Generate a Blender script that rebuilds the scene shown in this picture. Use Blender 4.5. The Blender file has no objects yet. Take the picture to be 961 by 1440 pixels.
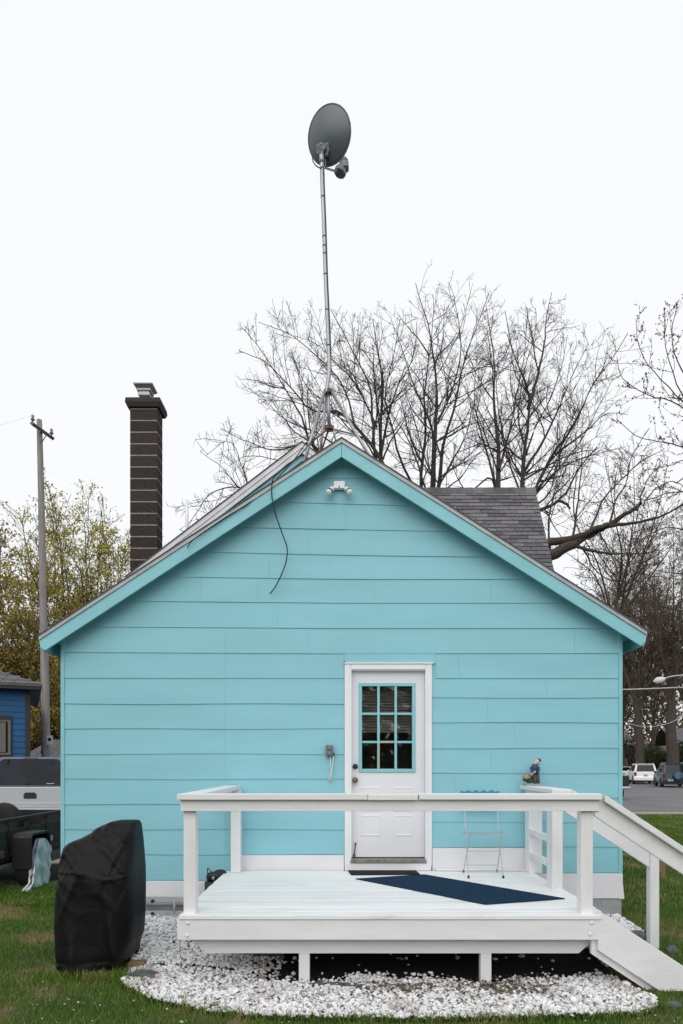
import bpy, bmesh, math, random
import numpy as np
from mathutils import Vector, Matrix

# ------------------------------------------------------------------ camera, sky, sun, exposure
sc = bpy.context.scene
COL = sc.collection
F, CX, CY, EYE = 961.0, 480.5, 1075.0, 1.67
cam_d = bpy.data.cameras.new("camera")
cam = bpy.data.objects.new("camera", cam_d)
COL.objects.link(cam)
cam.location = (0, 0, EYE)
cam.rotation_euler = (math.pi / 2, 0, 0)
cam_d.sensor_fit = 'HORIZONTAL'
cam_d.sensor_width = 24.0
cam_d.lens = 24.0
cam_d.shift_x = 0.0
cam_d.shift_y = (CY - 720.0) / 961.0
cam_d.clip_start = 0.05
cam_d.clip_end = 3000
sc.camera = cam

SUN_EL, SUN_ROT = math.radians(31), math.radians(190)
world = bpy.data.worlds.new("World")
sc.world = world
world.use_nodes = True
wn, wl = world.node_tree.nodes, world.node_tree.links
wn.clear()
w_out = wn.new('ShaderNodeOutputWorld')
w_bg = wn.new('ShaderNodeBackground')
w_sky = wn.new('ShaderNodeTexSky')
w_sky.sky_type = 'NISHITA'
w_sky.sun_disc = False
w_sky.sun_elevation = SUN_EL
w_sky.sun_rotation = SUN_ROT
w_sky.dust_density = 3.0
w_mix = wn.new('ShaderNodeMix')
w_mix.data_type = 'RGBA'
w_mix.inputs[0].default_value = 0.94            # the cloud deck covers the clear sky almost wholly
w_mix.inputs[7].default_value = (9.30, 9.36, 9.52, 1)
wl.new(w_sky.outputs[0], w_mix.inputs[6])
wl.new(w_mix.outputs[2], w_bg.inputs[0])
w_bg.inputs[1].default_value = 0.1
wl.new(w_bg.outputs[0], w_out.inputs[0])

sun_d = bpy.data.lights.new("sun", 'SUN')
sun_d.energy = 1.5
sun_d.angle = math.radians(75)
sun_d.color = (1.0, 0.985, 0.96)
sun = bpy.data.objects.new("sun", sun_d)
COL.objects.link(sun)
sun.rotation_euler = (math.radians(90) - SUN_EL, 0, math.radians(-8))
sun.location = (0, -20, 30)

sc.view_settings.view_transform = 'Standard'
sc.view_settings.look = 'None'
sc.view_settings.exposure = 0.12
sc.view_settings.gamma = 1.0

rng = np.random.default_rng(7)
random.seed(7)


def at(px, py, d):
    """point in space seen at picture position px, py and standing d metres away"""
    return ((px - CX) * d / F, d, EYE - (py - CY) * d / F)


# ------------------------------------------------------------------ materials
def new_mat(name):
    m = bpy.data.materials.new(name)
    m.use_nodes = True
    return m, m.node_tree.nodes, m.node_tree.links, m.node_tree.nodes['Principled BSDF']


def mat(name, col, rough=0.6, metal=0.0, var=0.0, vscale=4.0, bump=0.0, bscale=40.0, stretch=None,
        rand=0.0, col2=None, spec=0.5, detail=4.0, island=0.0, thr=(0.35, 0.7), wear=None):
    """principled surface with noise colour variation, relief and per object variation"""
    m, n, l, b = new_mat(name)
    b.inputs['Base Color'].default_value = (*col, 1)
    b.inputs['Roughness'].default_value = rough
    b.inputs['Metallic'].default_value = metal
    b.inputs['Specular IOR Level'].default_value = spec
    tc = n.new('ShaderNodeNewGeometry')
    vec = tc.outputs['Position']
    if stretch:
        mp = n.new('ShaderNodeVectorMath'); mp.operation = 'MULTIPLY'
        mp.inputs[1].default_value = stretch
        l.new(vec, mp.inputs[0]); vec = mp.outputs[0]
    last = None
    if var or col2:
        nz = n.new('ShaderNodeTexNoise'); nz.inputs['Scale'].default_value = vscale
        nz.inputs['Detail'].default_value = detail
        l.new(vec, nz.inputs['Vector'])
        mr = n.new('ShaderNodeMapRange'); mr.inputs[1].default_value = thr[0]; mr.inputs[2].default_value = thr[1]
        l.new(nz.outputs[0], mr.inputs[0])
        mx = n.new('ShaderNodeMix'); mx.data_type = 'RGBA'
        c2 = col2 if col2 else tuple(c * (1 - var) for c in col)
        mx.inputs[6].default_value = (*col, 1); mx.inputs[7].default_value = (*c2, 1)
        l.new(mr.outputs[0], mx.inputs[0]); last = mx.outputs[2]
    for kind, amt in (('o', rand), ('i', island)):
        if not amt:
            continue
        if kind == 'o':
            rn = n.new('ShaderNodeObjectInfo').outputs['Random']
        else:
            rn = tc.outputs['Random Per Island']
        mr = n.new('ShaderNodeMapRange'); mr.inputs[3].default_value = 1 - amt; mr.inputs[4].default_value = 1 + amt
        l.new(rn, mr.inputs[0])
        hs = n.new('ShaderNodeHueSaturation')
        l.new(mr.outputs[0], hs.inputs['Value'])
        if last:
            l.new(last, hs.inputs['Color'])
        else:
            hs.inputs['Color'].default_value = (*col, 1)
        last = hs.outputs[0]
    if wear:
        nw = n.new('ShaderNodeTexNoise'); nw.inputs['Scale'].default_value = wear[1]; nw.inputs['Detail'].default_value = 8
        nw.inputs['Roughness'].default_value = 0.7
        l.new(vec, nw.inputs['Vector'])
        mw = n.new('ShaderNodeMapRange'); mw.inputs[1].default_value = wear[2]; mw.inputs[2].default_value = wear[2] + 0.05
        mw.inputs[4].default_value = wear[3]
        l.new(nw.outputs[0], mw.inputs[0])
        xw = n.new('ShaderNodeMix'); xw.data_type = 'RGBA'
        xw.inputs[6].default_value = (*col, 1); xw.inputs[7].default_value = (*wear[0], 1)
        if last: l.new(last, xw.inputs[6])
        l.new(mw.outputs[0], xw.inputs[0]); last = xw.outputs[2]
    if last:
        l.new(last, b.inputs['Base Color'])
    if bump:
        nb = n.new('ShaderNodeTexNoise'); nb.inputs['Scale'].default_value = bscale
        nb.inputs['Detail'].default_value = 5
        l.new(vec, nb.inputs['Vector'])
        bp = n.new('ShaderNodeBump'); bp.inputs['Strength'].default_value = bump
        bp.inputs['Distance'].default_value = 0.01
        l.new(nb.outputs[0], bp.inputs['Height']); l.new(bp.outputs[0], b.inputs['Normal'])
    return m


M = {}
M['teal'] = mat('turquoise_paint', (0.250, 0.550, 0.630), 0.62, var=0.08, vscale=0.9, bump=0.14, bscale=11, stretch=(1, 1, 5), rand=0.009, wear=((0.30, 0.47, 0.52), 2.2, 0.64, 0.5))
M['teal_trim'] = mat('turquoise_trim', (0.24, 0.56, 0.62), 0.55, var=0.10, vscale=3, bump=0.3, bscale=20)
M['white'] = mat('white_painted_wood', (0.77, 0.775, 0.785), 0.55, var=0.08, vscale=3, bump=0.14, bscale=14, stretch=(1, 4, 4), rand=0.03, wear=((0.42, 0.40, 0.36), 3.0, 0.665, 0.7))
M['white_post'] = mat('white_painted_post', (0.77, 0.775, 0.785), 0.55, var=0.08, vscale=3, bump=0.14, bscale=14, stretch=(4, 4, 1), rand=0.03, wear=((0.42, 0.40, 0.36), 3.0, 0.665, 0.7))
M['deck_white'] = mat('worn_white_deck_paint', (0.80, 0.81, 0.82), 0.6, vscale=2.2, col2=(0.68, 0.675, 0.64), bump=0.12, bscale=14, stretch=(0.8, 4, 4), rand=0.035, thr=(0.50, 0.78), wear=((0.45, 0.42, 0.36), 2.6, 0.64, 0.6))
M['door_white'] = mat('white_door_paint', (0.76, 0.765, 0.80), 0.45, var=0.05, vscale=2)
M['casing_white'] = mat('white_casing_paint', (0.80, 0.81, 0.83), 0.5, var=0.05, vscale=3)
M['skirt'] = mat('white_masonry_paint', (0.76, 0.76, 0.78), 0.7, var=0.08, vscale=3, bump=0.3, bscale=30)
M['concrete'] = mat('weathered_concrete', (0.36, 0.37, 0.38), 0.85, var=0.25, vscale=7, bump=0.5, bscale=50)
M['drip'] = mat('pale_grey_drip_edge', (0.46, 0.47, 0.49), 0.5, var=0.25, vscale=5, bump=0.1)
M['roof_trim'] = mat('weathered_pale_trim', (0.70, 0.70, 0.74), 0.6, var=0.2, vscale=4, bump=0.15)
M['shingle'] = mat('grey_asphalt_shingle', (0.175, 0.17, 0.182), 0.95, var=0.35, vscale=22, bump=0.8, bscale=180, rand=0.32, spec=0.15)
M['roofing'] = mat('dark_roofing', (0.10, 0.10, 0.105), 0.95, var=0.3, vscale=25, bump=0.6, bscale=150)
M['block'] = mat('dark_brown_rough_block', (0.072, 0.060, 0.055), 0.95, col2=(0.028, 0.024, 0.022), vscale=70, bump=1.0, bscale=140, rand=0.12, spec=0.1)
M['mortar'] = mat('pale_mortar', (0.33, 0.285, 0.245), 0.95, var=0.4, vscale=20, bump=0.6, bscale=90)
M['crown_stone'] = mat('dark_chimney_crown', (0.045, 0.041, 0.04), 0.95, var=0.4, vscale=30, bump=0.7, bscale=90)
M['galv'] = mat('galvanised_steel', (0.36, 0.37, 0.39), 0.42, 0.7, var=0.15, vscale=3)
M['rust'] = mat('rusty_steel', (0.11, 0.04, 0.025), 0.85, 0.2, col2=(0.22, 0.15, 0.11), vscale=40, bump=0.4)
M['dish'] = mat('grey_dish_paint', (0.105, 0.125, 0.145), 0.38, var=0.08, vscale=5, spec=0.6)
M['dish_arm'] = mat('grey_cast_bracket', (0.20, 0.23, 0.26), 0.4, 0.3, var=0.2, vscale=20)
M['black'] = mat('black_plastic', (0.012, 0.012, 0.013), 0.5)
M['cable'] = mat('black_cable', (0.012, 0.013, 0.014), 0.5)
M['cable_white'] = mat('off_white_cable', (0.62, 0.63, 0.58), 0.5)
M['glass'] = None
M['dark_room'] = mat('dim_interior', (0.62, 0.56, 0.50), 0.9, var=0.3)
M['blind'] = mat('brown_blind_slat', (0.24, 0.205, 0.17), 0.7, rand=0.1)
M['brass'] = mat('old_brass', (0.22, 0.15, 0.11), 0.35, 0.8, var=0.3, vscale=30)
M['threshold'] = mat('worn_threshold', (0.27, 0.26, 0.245), 0.7, var=0.5, vscale=20)
M['rug'] = mat('navy_ribbed_rug', (0.0085, 0.038, 0.085), 0.95, var=0.35, vscale=60, bump=0.8, bscale=220, spec=0.15)
M['doormat'] = mat('black_rubber_mat', (0.012, 0.012, 0.016), 0.85, var=0.3, vscale=60, bump=0.6, bscale=120, spec=0.25)
M['yellow'] = mat('yellowed_putty', (0.45, 0.40, 0.16), 0.6)
M['bulb'] = mat('frosted_lamp_glass', (0.62, 0.75, 0.68), 0.15, spec=0.8)
M['grey_plastic'] = mat('grey_weatherproof_plastic', (0.17, 0.18, 0.20), 0.5, var=0.2, vscale=30)
M['chair_steel'] = mat('pale_steel_wire', (0.46, 0.49, 0.53), 0.4, 0.4)
M['chair_blue'] = mat('blue_painted_slat', (0.035, 0.27, 0.42), 0.45, var=0.1, vscale=20)
M['cover'] = mat('black_cover_cloth', (0.0035, 0.0035, 0.0042), 0.5, var=0.25, vscale=6, bump=0.3, bscale=26, spec=0.2)
M['tyre'] = mat('black_tyre_rubber', (0.013, 0.013, 0.013), 0.85, bump=0.2)
M['rim'] = mat('alloy_rim', (0.35, 0.36, 0.37), 0.35, 0.7)
M['silver_paint'] = mat('silver_car_paint', (0.56, 0.58, 0.61), 0.28, 0.25, var=0.04, vscale=2)
M['topper_blue'] = mat('grey_blue_topper_shell', (0.20, 0.25, 0.36), 0.3, 0.1)
M['white_car'] = mat('white_car_paint', (0.74, 0.75, 0.76), 0.25)
M['blue_car'] = mat('dark_blue_car_paint', (0.011, 0.044, 0.085), 0.22, 0.1)
M['maroon_car'] = mat('maroon_car_paint', (0.05, 0.008, 0.012), 0.25, 0.1)
M['grey_car'] = mat('dark_grey_car_paint', (0.03, 0.033, 0.04), 0.25, 0.2)
M['car_glass'] = mat('dark_car_glass', (0.010, 0.012, 0.014), 0.08, spec=0.3)
M['topper_glass'] = mat('reflection_toned_topper_glass', (0.05, 0.055, 0.066), 0.12, spec=0.8, var=0.3, vscale=1.5)  # paler base colour stands in for the reflection on the topper window
M['chrome'] = mat('chrome', (0.62, 0.62, 0.63), 0.2, 0.9)
M['red_lens'] = mat('red_lamp_lens', (0.20, 0.014, 0.018), 0.2)
M['plate'] = mat('licence_plate_metal', (0.55, 0.58, 0.60), 0.5)
M['plate_print'] = mat('licence_plate_print', (0.03, 0.10, 0.12), 0.6)
M['trailer'] = mat('black_trailer_steel', (0.010, 0.0095, 0.009), 0.6, var=0.3, vscale=10, bump=0.2)
M['trailer_mesh'] = mat('dark_weathered_panel', (0.035, 0.040, 0.034), 0.8, var=0.4, vscale=14, bump=0.3)
M['tarp'] = mat('pale_blue_plastic_sheet', (0.74, 0.79, 0.83), 0.35, var=0.25, vscale=9, bump=0.3, bscale=18)
M['blue_siding'] = mat('strong_blue_siding', (0.003, 0.085, 0.215), 0.7, var=0.12, vscale=2, rand=0.06, bump=0.1)
M['dark_trim'] = mat('dark_brown_trim', (0.018, 0.016, 0.018), 0.6)
M['taupe'] = mat('taupe_window_frame', (0.13, 0.115, 0.10), 0.6)
M['pole_wood'] = mat('grey_weathered_pole_wood', (0.26, 0.245, 0.24), 0.85, var=0.35, vscale=3, stretch=(6, 6, 0.5), bump=0.5, bscale=14)
M['arm_wood'] = mat('brown_crossarm_wood', (0.21, 0.17, 0.15), 0.85, var=0.3, vscale=12)
M['porcelain'] = mat('grey_insulator', (0.14, 0.15, 0.17), 0.3)
M['bark'] = mat('brown_grey_bark', (0.085, 0.068, 0.055), 0.95, col2=(0.035, 0.029, 0.025), vscale=14, stretch=(2.5, 2.5, 0.5), bump=0.9, bscale=25, spec=0.2)
M['bark_dark'] = mat('dark_wet_bark', (0.050, 0.042, 0.037), 0.95, col2=(0.024, 0.021, 0.019), vscale=10, bump=0.8, bscale=22, spec=0.2)
M['twig'] = mat('grey_brown_twig', (0.060, 0.050, 0.045), 0.9, spec=0.2)
M['twig_brown'] = mat('brown_twig', (0.085, 0.066, 0.050), 0.9, spec=0.2)
M['bud'] = mat('red_brown_bud', (0.105, 0.055, 0.042), 0.8, island=0.35)
M['leaf_yellow'] = mat('yellow_green_new_leaf', (0.46, 0.40, 0.045), 0.65, island=0.35, col2=(0.32, 0.32, 0.04), vscale=0.9)
M['leaf_ochre'] = mat('ochre_new_leaf', (0.36, 0.265, 0.045), 0.7, island=0.4, col2=(0.23, 0.22, 0.04), vscale=0.7)
M['leaf_brown'] = mat('brown_bud_scale', (0.17, 0.13, 0.075), 0.8, island=0.4)
M['leaf_dark'] = mat('dark_evergreen_leaf', (0.020, 0.034, 0.012), 0.7, island=0.5)
M['leaf_hedge'] = mat('hedge_leaf', (0.048, 0.060, 0.018), 0.7, island=0.5)
M['asphalt'] = mat('grey_asphalt', (0.155, 0.155, 0.16), 0.9, var=0.25, vscale=0.6, bump=0.3, bscale=60)
M['path'] = mat('pale_concrete_path', (0.30, 0.285, 0.26), 0.9, var=0.25, vscale=4, bump=0.3, bscale=40)
M['kerb'] = mat('pale_concrete_kerb', (0.45, 0.44, 0.42), 0.9, var=0.2, vscale=5)
M['fabric'] = mat('black_weed_fabric', (0.010, 0.010, 0.011), 0.95, var=0.4, vscale=9, bump=0.5, bscale=20, spec=0.2)
M['rockgrey'] = mat('grey_edging_rock', (0.11, 0.12, 0.13), 0.9, var=0.4, vscale=12, bump=0.6, bscale=30)
M['cardboard'] = mat('brown_cardboard', (0.24, 0.15, 0.075), 0.9, var=0.2, vscale=8, rand=0.15)
M['far_wall'] = mat('far_house_wall', (0.30, 0.27, 0.24), 0.8)
M['far_white'] = mat('far_white_trim', (0.6, 0.58, 0.56), 0.7)
M['far_red'] = mat('far_red_brick', (0.20, 0.05, 0.035), 0.8)
M['far_roof'] = mat('far_grey_roof', (0.12, 0.12, 0.13), 0.9, var=0.3, vscale=3)
M['cloth_blue'] = mat('figure_blue_coat', (0.015, 0.045, 0.115), 0.5)
M['figure_white'] = mat('figure_cream', (0.55, 0.50, 0.43), 0.5, var=0.3, vscale=40)
M['figure_grey'] = mat('figure_grey', (0.10, 0.085, 0.085), 0.5)
M['figure_tan'] = mat('figure_tan', (0.48, 0.28, 0.12), 0.5, var=0.4, vscale=50)
M['figure_green'] = mat('figure_dark_green', (0.035, 0.055, 0.03), 0.5)
M['stone_base'] = mat('figure_base', (0.36, 0.36, 0.33), 0.7, var=0.4, vscale=60)


def glass_mat():
    m, n, l, b = new_mat('window_glass')
    b.inputs['Base Color'].default_value = (0.85, 0.9, 0.9, 1)
    b.inputs['Roughness'].default_value = 0.02
    b.inputs['Transmission Weight'].default_value = 1.0
    b.inputs['IOR'].default_value = 1.45
    return m


M['glass'] = glass_mat()


def translucent(m, amount):
    n, l = m.node_tree.nodes, m.node_tree.links
    b = n['Principled BSDF']; out = n['Material Output']
    tr_ = n.new('ShaderNodeBsdfTranslucent'); mx = n.new('ShaderNodeMixShader'); mx.inputs[0].default_value = amount
    src = b.inputs['Base Color'].links
    if src:
        l.new(src[0].from_socket, tr_.inputs[0])
    l.new(b.outputs[0], mx.inputs[1]); l.new(tr_.outputs[0], mx.inputs[2]); l.new(mx.outputs[0], out.inputs[0])


for k in ('leaf_yellow', 'leaf_ochre', 'leaf_brown', 'leaf_hedge'):
    translucent(M[k], 0.45)


def gravel_mat():
    m, n, l, b = new_mat('white_gravel_stone')
    g = n.new('ShaderNodeNewGeometry')
    r = n.new('ShaderNodeValToRGB')
    e = r.color_ramp.elements
    e[0].position = 0.0; e[0].color = (0.20, 0.15, 0.12, 1)
    e[1].position = 1.0; e[1].color = (0.82, 0.82, 0.83, 1)
    for p, c in ((0.04, (0.32, 0.27, 0.24, 1)), (0.14, (0.52, 0.51, 0.51, 1)), (0.40, (0.74, 0.745, 0.75, 1))):
        k = e.new(p); k.color = c
    l.new(g.outputs['Random Per Island'], r.inputs[0])
    nz = n.new('ShaderNodeTexNoise'); nz.inputs['Scale'].default_value = 2.4; nz.inputs['Detail'].default_value = 3
    l.new(g.outputs['Position'], nz.inputs['Vector'])
    mr = n.new('ShaderNodeMapRange'); mr.inputs[1].default_value = 0.57; mr.inputs[2].default_value = 0.72
    mr.inputs[4].default_value = 0.55
    l.new(nz.outputs[0], mr.inputs[0])
    mx = n.new('ShaderNodeMix'); mx.data_type = 'RGBA'
    mx.inputs[7].default_value = (0.22, 0.14, 0.10, 1)
    l.new(mr.outputs[0], mx.inputs[0]); l.new(r.outputs[0], mx.inputs[6])
    l.new(mx.outputs[2], b.inputs['Base Color'])
    b.inputs['Roughness'].default_value = 0.75
    return m


def grass_mat(name, cols, ground=False):
    m, n, l, b = new_mat(name)
    g = n.new('ShaderNodeNewGeometry')
    nz = n.new('ShaderNodeTexNoise'); nz.inputs['Scale'].default_value = 1.1; nz.inputs['Detail'].default_value = 6
    nz.inputs['Roughness'].default_value = 0.65
    l.new(g.outputs['Position'], nz.inputs['Vector'])
    r = n.new('ShaderNodeValToRGB')
    e = r.color_ramp.elements
    e[0].position = 0.41; e[0].color = (*cols[0], 1)
    e[1].position = 0.63; e[1].color = (*cols[2], 1)
    k = e.new(0.54); k.color = (*cols[1], 1)
    l.new(nz.outputs[0], r.inputs[0])
    last = r.outputs[0]
    if not ground:
        hs = n.new('ShaderNodeHueSaturation')
        mr = n.new('ShaderNodeMapRange'); mr.inputs[3].default_value = 0.55; mr.inputs[4].default_value = 1.5
        l.new(g.outputs['Random Per Island'], mr.inputs[0]); l.new(mr.outputs[0], hs.inputs['Value'])
        mr2 = n.new('ShaderNodeMapRange'); mr2.inputs[3].default_value = 0.475; mr2.inputs[4].default_value = 0.51
        l.new(g.outputs['Random Per Island'], mr2.inputs[0]); l.new(mr2.outputs[0], hs.inputs['Hue'])
        l.new(last, hs.inputs['Color']); last = hs.outputs[0]
    else:
        n2 = n.new('ShaderNodeTexNoise'); n2.inputs['Scale'].default_value = 30; n2.inputs['Detail'].default_value = 6
        l.new(g.outputs['Position'], n2.inputs['Vector'])
        bp = n.new('ShaderNodeBump'); bp.inputs['Strength'].default_value = 0.8; bp.inputs['Distance'].default_value = 0.02
        l.new(n2.outputs[0], bp.inputs['Height']); l.new(bp.outputs[0], b.inputs['Normal'])
    l.new(last, b.inputs['Base Color'])
    b.inputs['Roughness'].default_value = 0.75 if not ground else 0.95
    b.inputs['Specular IOR Level'].default_value = 0.25
    return m


M['gravel'] = gravel_mat()
M['grass'] = grass_mat('grass_blade', [(0.072, 0.155, 0.016), (0.115, 0.180, 0.028), (0.25, 0.215, 0.09)])
M['soil'] = grass_mat('lawn_soil', [(0.035, 0.060, 0.014), (0.06, 0.075, 0.026), (0.17, 0.125, 0.08)], True)


# ------------------------------------------------------------------ mesh helpers
class MB:
    """collects shapes into one mesh"""
    def __init__(s):
        s.v, s.f = [], []

    def add(s, vs, fs):
        o = len(s.v)
        s.v.extend([tuple(p) for p in vs])
        s.f.extend([tuple(i + o for i in f) for f in fs])
        return s

    def box(s, x0, x1, y0, y1, z0, z1):
        return s.add([(x0, y0, z0), (x1, y0, z0), (x1, y1, z0), (x0, y1, z0), (x0, y0, z1), (x1, y0, z1), (x1, y1, z1), (x0, y1, z1)],
                     [(0, 3, 2, 1), (4, 5, 6, 7), (0, 1, 5, 4), (1, 2, 6, 5), (2, 3, 7, 6), (3, 0, 4, 7)])

    def hexa(s, p):
        """eight corners: four of the near face, then four of the far face"""
        return s.add(p, [(0, 1, 2, 3), (7, 6, 5, 4), (0, 4, 5, 1), (1, 5, 6, 2), (2, 6, 7, 3), (3, 7, 4, 0)])

    def prism_xz(s, poly, y0, y1):
        n = len(poly)
        vs = [(x, y0, z) for x, z in poly] + [(x, y1, z) for x, z in poly]
        fs = [tuple(range(n)), tuple(range(2 * n - 1, n - 1, -1))]
        fs += [(i, i + n, (i + 1) % n + n, (i + 1) % n) for i in range(n)]
        return s.add(vs, fs)

    def prism_yz(s, poly, x0, x1):
        n = len(poly)
        vs = [(x0, y, z) for y, z in poly] + [(x1, y, z) for y, z in poly]
        fs = [tuple(range(n)), tuple(range(2 * n - 1, n - 1, -1))]
        fs += [(i, i + n, (i + 1) % n + n, (i + 1) % n) for i in range(n)]
        return s.add(vs, fs)

    def prism_xy(s, poly, z0, z1):
        n = len(poly)
        vs = [(x, y, z0) for x, y in poly] + [(x, y, z1) for x, y in poly]
        fs = [tuple(range(n - 1, -1, -1)), tuple(range(n, 2 * n))]
        fs += [(i, (i + 1) % n, (i + 1) % n + n, i + n) for i in range(n)]
        return s.add(vs, fs)

    def tube(s, pts, r, n=8, caps=True):
        pts = [Vector(p) for p in pts]
        rr = r if isinstance(r, (list, tuple)) else [r] * len(pts)
        vs, fs = [], []
        prev = None
        for i, p in enumerate(pts):
            t = (pts[min(i + 1, len(pts) - 1)] - pts[max(i - 1, 0)])
            t = t.normalized() if t.length > 1e-9 else Vector((0, 0, 1))
            if prev is None:
                a = Vector((0, 0, 1)) if abs(t.z) < 0.9 else Vector((1, 0, 0))
                u = t.cross(a).normalized()
            else:
                u = (prev - t * prev.dot(t)).normalized()
            prev = u
            w = t.cross(u)
            for k in range(n):
                a = 2 * math.pi * k / n
                vs.append(p + (u * math.cos(a) + w * math.sin(a)) * rr[i])
        for i in range(len(pts) - 1):
            for k in range(n):
                fs.append((i * n + k, i * n + (k + 1) % n, (i + 1) * n + (k + 1) % n, (i + 1) * n + k))
        if caps:
            fs.append(tuple(range(n - 1, -1, -1)))
            fs.append(tuple(range((len(pts) - 1) * n, len(pts) * n)))
        return s.add(vs, fs)

    def lathe(s, prof, c=(0, 0, 0), axis=(0, 0, 1), n=20):
        """prof: (radius, height) pairs along the axis"""
        ax = Vector(axis).normalized()
        a = Vector((1, 0, 0)) if abs(ax.x) < 0.9 else Vector((0, 1, 0))
        u = ax.cross(a).normalized(); w = ax.cross(u)
        c = Vector(c)
        vs, fs = [], []
        for r, h in prof:
            for k in range(n):
                t = 2 * math.pi * k / n
                vs.append(c + ax * h + (u * math.cos(t) + w * math.sin(t)) * r)
        for i in range(len(prof) - 1):
            for k in range(n):
                fs.append((i * n + k, i * n + (k + 1) % n, (i + 1) * n + (k + 1) % n, (i + 1) * n + k))
        fs.append(tuple(range(n - 1, -1, -1)))
        fs.append(tuple(range((len(prof) - 1) * n, len(prof) * n)))
        return s.add(vs, fs)

    def ball(s, c, r, n=10, m=7):
        rx, ry, rz = r if isinstance(r, tuple) else (r, r, r)
        vs, fs = [], []
        for i in range(m + 1):
            t = math.pi * i / m
            for k in range(n):
                p = 2 * math.pi * k / n
                vs.append((c[0] + rx * math.sin(t) * math.cos(p), c[1] + ry * math.sin(t) * math.sin(p), c[2] + rz * math.cos(t)))
        for i in range(m):
            for k in range(n):
                fs.append((i * n + k, (i + 1) * n + k, (i + 1) * n + (k + 1) % n, i * n + (k + 1) % n))
        return s.add(vs, fs)

    def build(s, name, m, parent=None, smooth=False, bevel=0.0, seg=2, label=None):
        me = bpy.data.meshes.new(name)
        me.from_pydata(s.v, [], s.f)
        me.materials.append(m)
        bm = bmesh.new(); bm.from_mesh(me)
        bmesh.ops.recalc_face_normals(bm, faces=bm.faces[:])
        bm.to_mesh(me); bm.free()
        return link(name, me, parent, smooth, bevel, seg, label)


def link(name, me, parent=None, smooth=False, bevel=0.0, seg=2, label=None):
    if smooth:
        me.polygons.foreach_set('use_smooth', [True] * len(me.polygons))
    o = bpy.data.objects.new(name, me)
    COL.objects.link(o)
    if parent is not None:
        o.parent = parent
        o.matrix_parent_inverse = parent.matrix_basis.inverted()
    if bevel:
        b = o.modifiers.new('bevel', 'BEVEL'); b.width = bevel; b.segments = seg; b.limit_method = 'ANGLE'
        b.angle_limit = math.radians(40)
    if label:
        o['label'] = label
    return o


def np_mesh(name, verts, faces_list, m, smooth=False):
    """fast mesh from numpy arrays; faces_list holds (n, k) index arrays"""
    me = bpy.data.meshes.new(name)
    verts = np.asarray(verts, dtype=np.float32)
    me.vertices.add(len(verts)); me.vertices.foreach_set('co', verts.ravel())
    loops, tot = [], []
    for f in faces_list:
        f = np.asarray(f, dtype=np.int32)
        if len(f) == 0:
            continue
        loops.append(f.ravel()); tot.append(np.full(len(f), f.shape[1], dtype=np.int32))
    loops = np.concatenate(loops); tot = np.concatenate(tot)
    st = np.concatenate([[0], np.cumsum(tot)[:-1]]).astype(np.int32)
    me.loops.add(len(loops)); me.loops.foreach_set('vertex_index', loops)
    me.polygons.add(len(tot)); me.polygons.foreach_set('loop_start', st); me.polygons.foreach_set('loop_total', tot)
    if smooth:
        me.polygons.foreach_set('use_smooth', np.ones(len(tot), dtype=bool))
    me.materials.append(m)
    me.update(calc_edges=True); me.validate()
    return me


def tag(o, label=None, cat=None, group=None, kind=None):
    if label: o['label'] = label
    if cat: o['category'] = cat
    if group: o['group'] = group
    if kind: o['kind'] = kind
    return o


def thing(name, label, cat, loc=(0, 0, 0), rz=0.0, group=None):
    o = bpy.data.objects.new(name, None)
    o.empty_display_size = 0.2
    COL.objects.link(o)
    o.location = loc; o.rotation_euler = (0, 0, rz)
    bpy.context.view_layer.update()
    return tag(o, label, cat, group)


def children(o):
    return [c for c in bpy.data.objects if c.parent == o]


def copy_tree(o, parent=None):
    kids = children(o)
    c = o.copy(); COL.objects.link(c)
    if parent is not None:
        c.parent = parent
    for k in kids:
        copy_tree(k, c)
    return c


# ------------------------------------------------------------------ ground
def zg(x, y):
    x = np.asarray(x, float); y = np.asarray(y, float)
    t = np.clip((y - 5.4) / 1.8, 0, 1)
    return -0.07 * (1 - t * t * (3 - 2 * t))


def zgf(x, y):
    return float(zg(x, y))


def lawn_relief(x, y):
    return 0.008 * np.sin(x * 2.3 + 1.1 * np.sin(y * 1.7)) * np.cos(y * 2.9 + x)


gx = np.unique(np.concatenate([[-900, -400, -200, -100, -60, -40, -30, -20], np.arange(-14, 16.01, 0.3), [20, 30, 40, 60, 100, 200, 400, 900]]))
gy = np.unique(np.concatenate([[-900, -400, -150, -60, -30, -12], np.arange(-6, 24.01, 0.3), [30, 40, 60, 100, 200, 400, 900]]))
X, Y = np.meshgrid(gx, gy)
near = (np.abs(X) < 14) & (Y > 0) & (Y < 22)
Z = zg(X, Y) + np.where(near, lawn_relief(X, Y), 0)
ny, nx = X.shape
idx = np.arange(nx * ny).reshape(ny, nx)
quads = np.stack([idx[:-1, :-1], idx[:-1, 1:], idx[1:, 1:], idx[1:, :-1]], -1).reshape(-1, 4)
ground = link('ground', np_mesh('ground', np.stack([X, Y, Z], -1).reshape(-1, 3), [quads], M['soil'], True))
tag(ground, 'grassy ground around the turquoise house', kind='structure')


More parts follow.
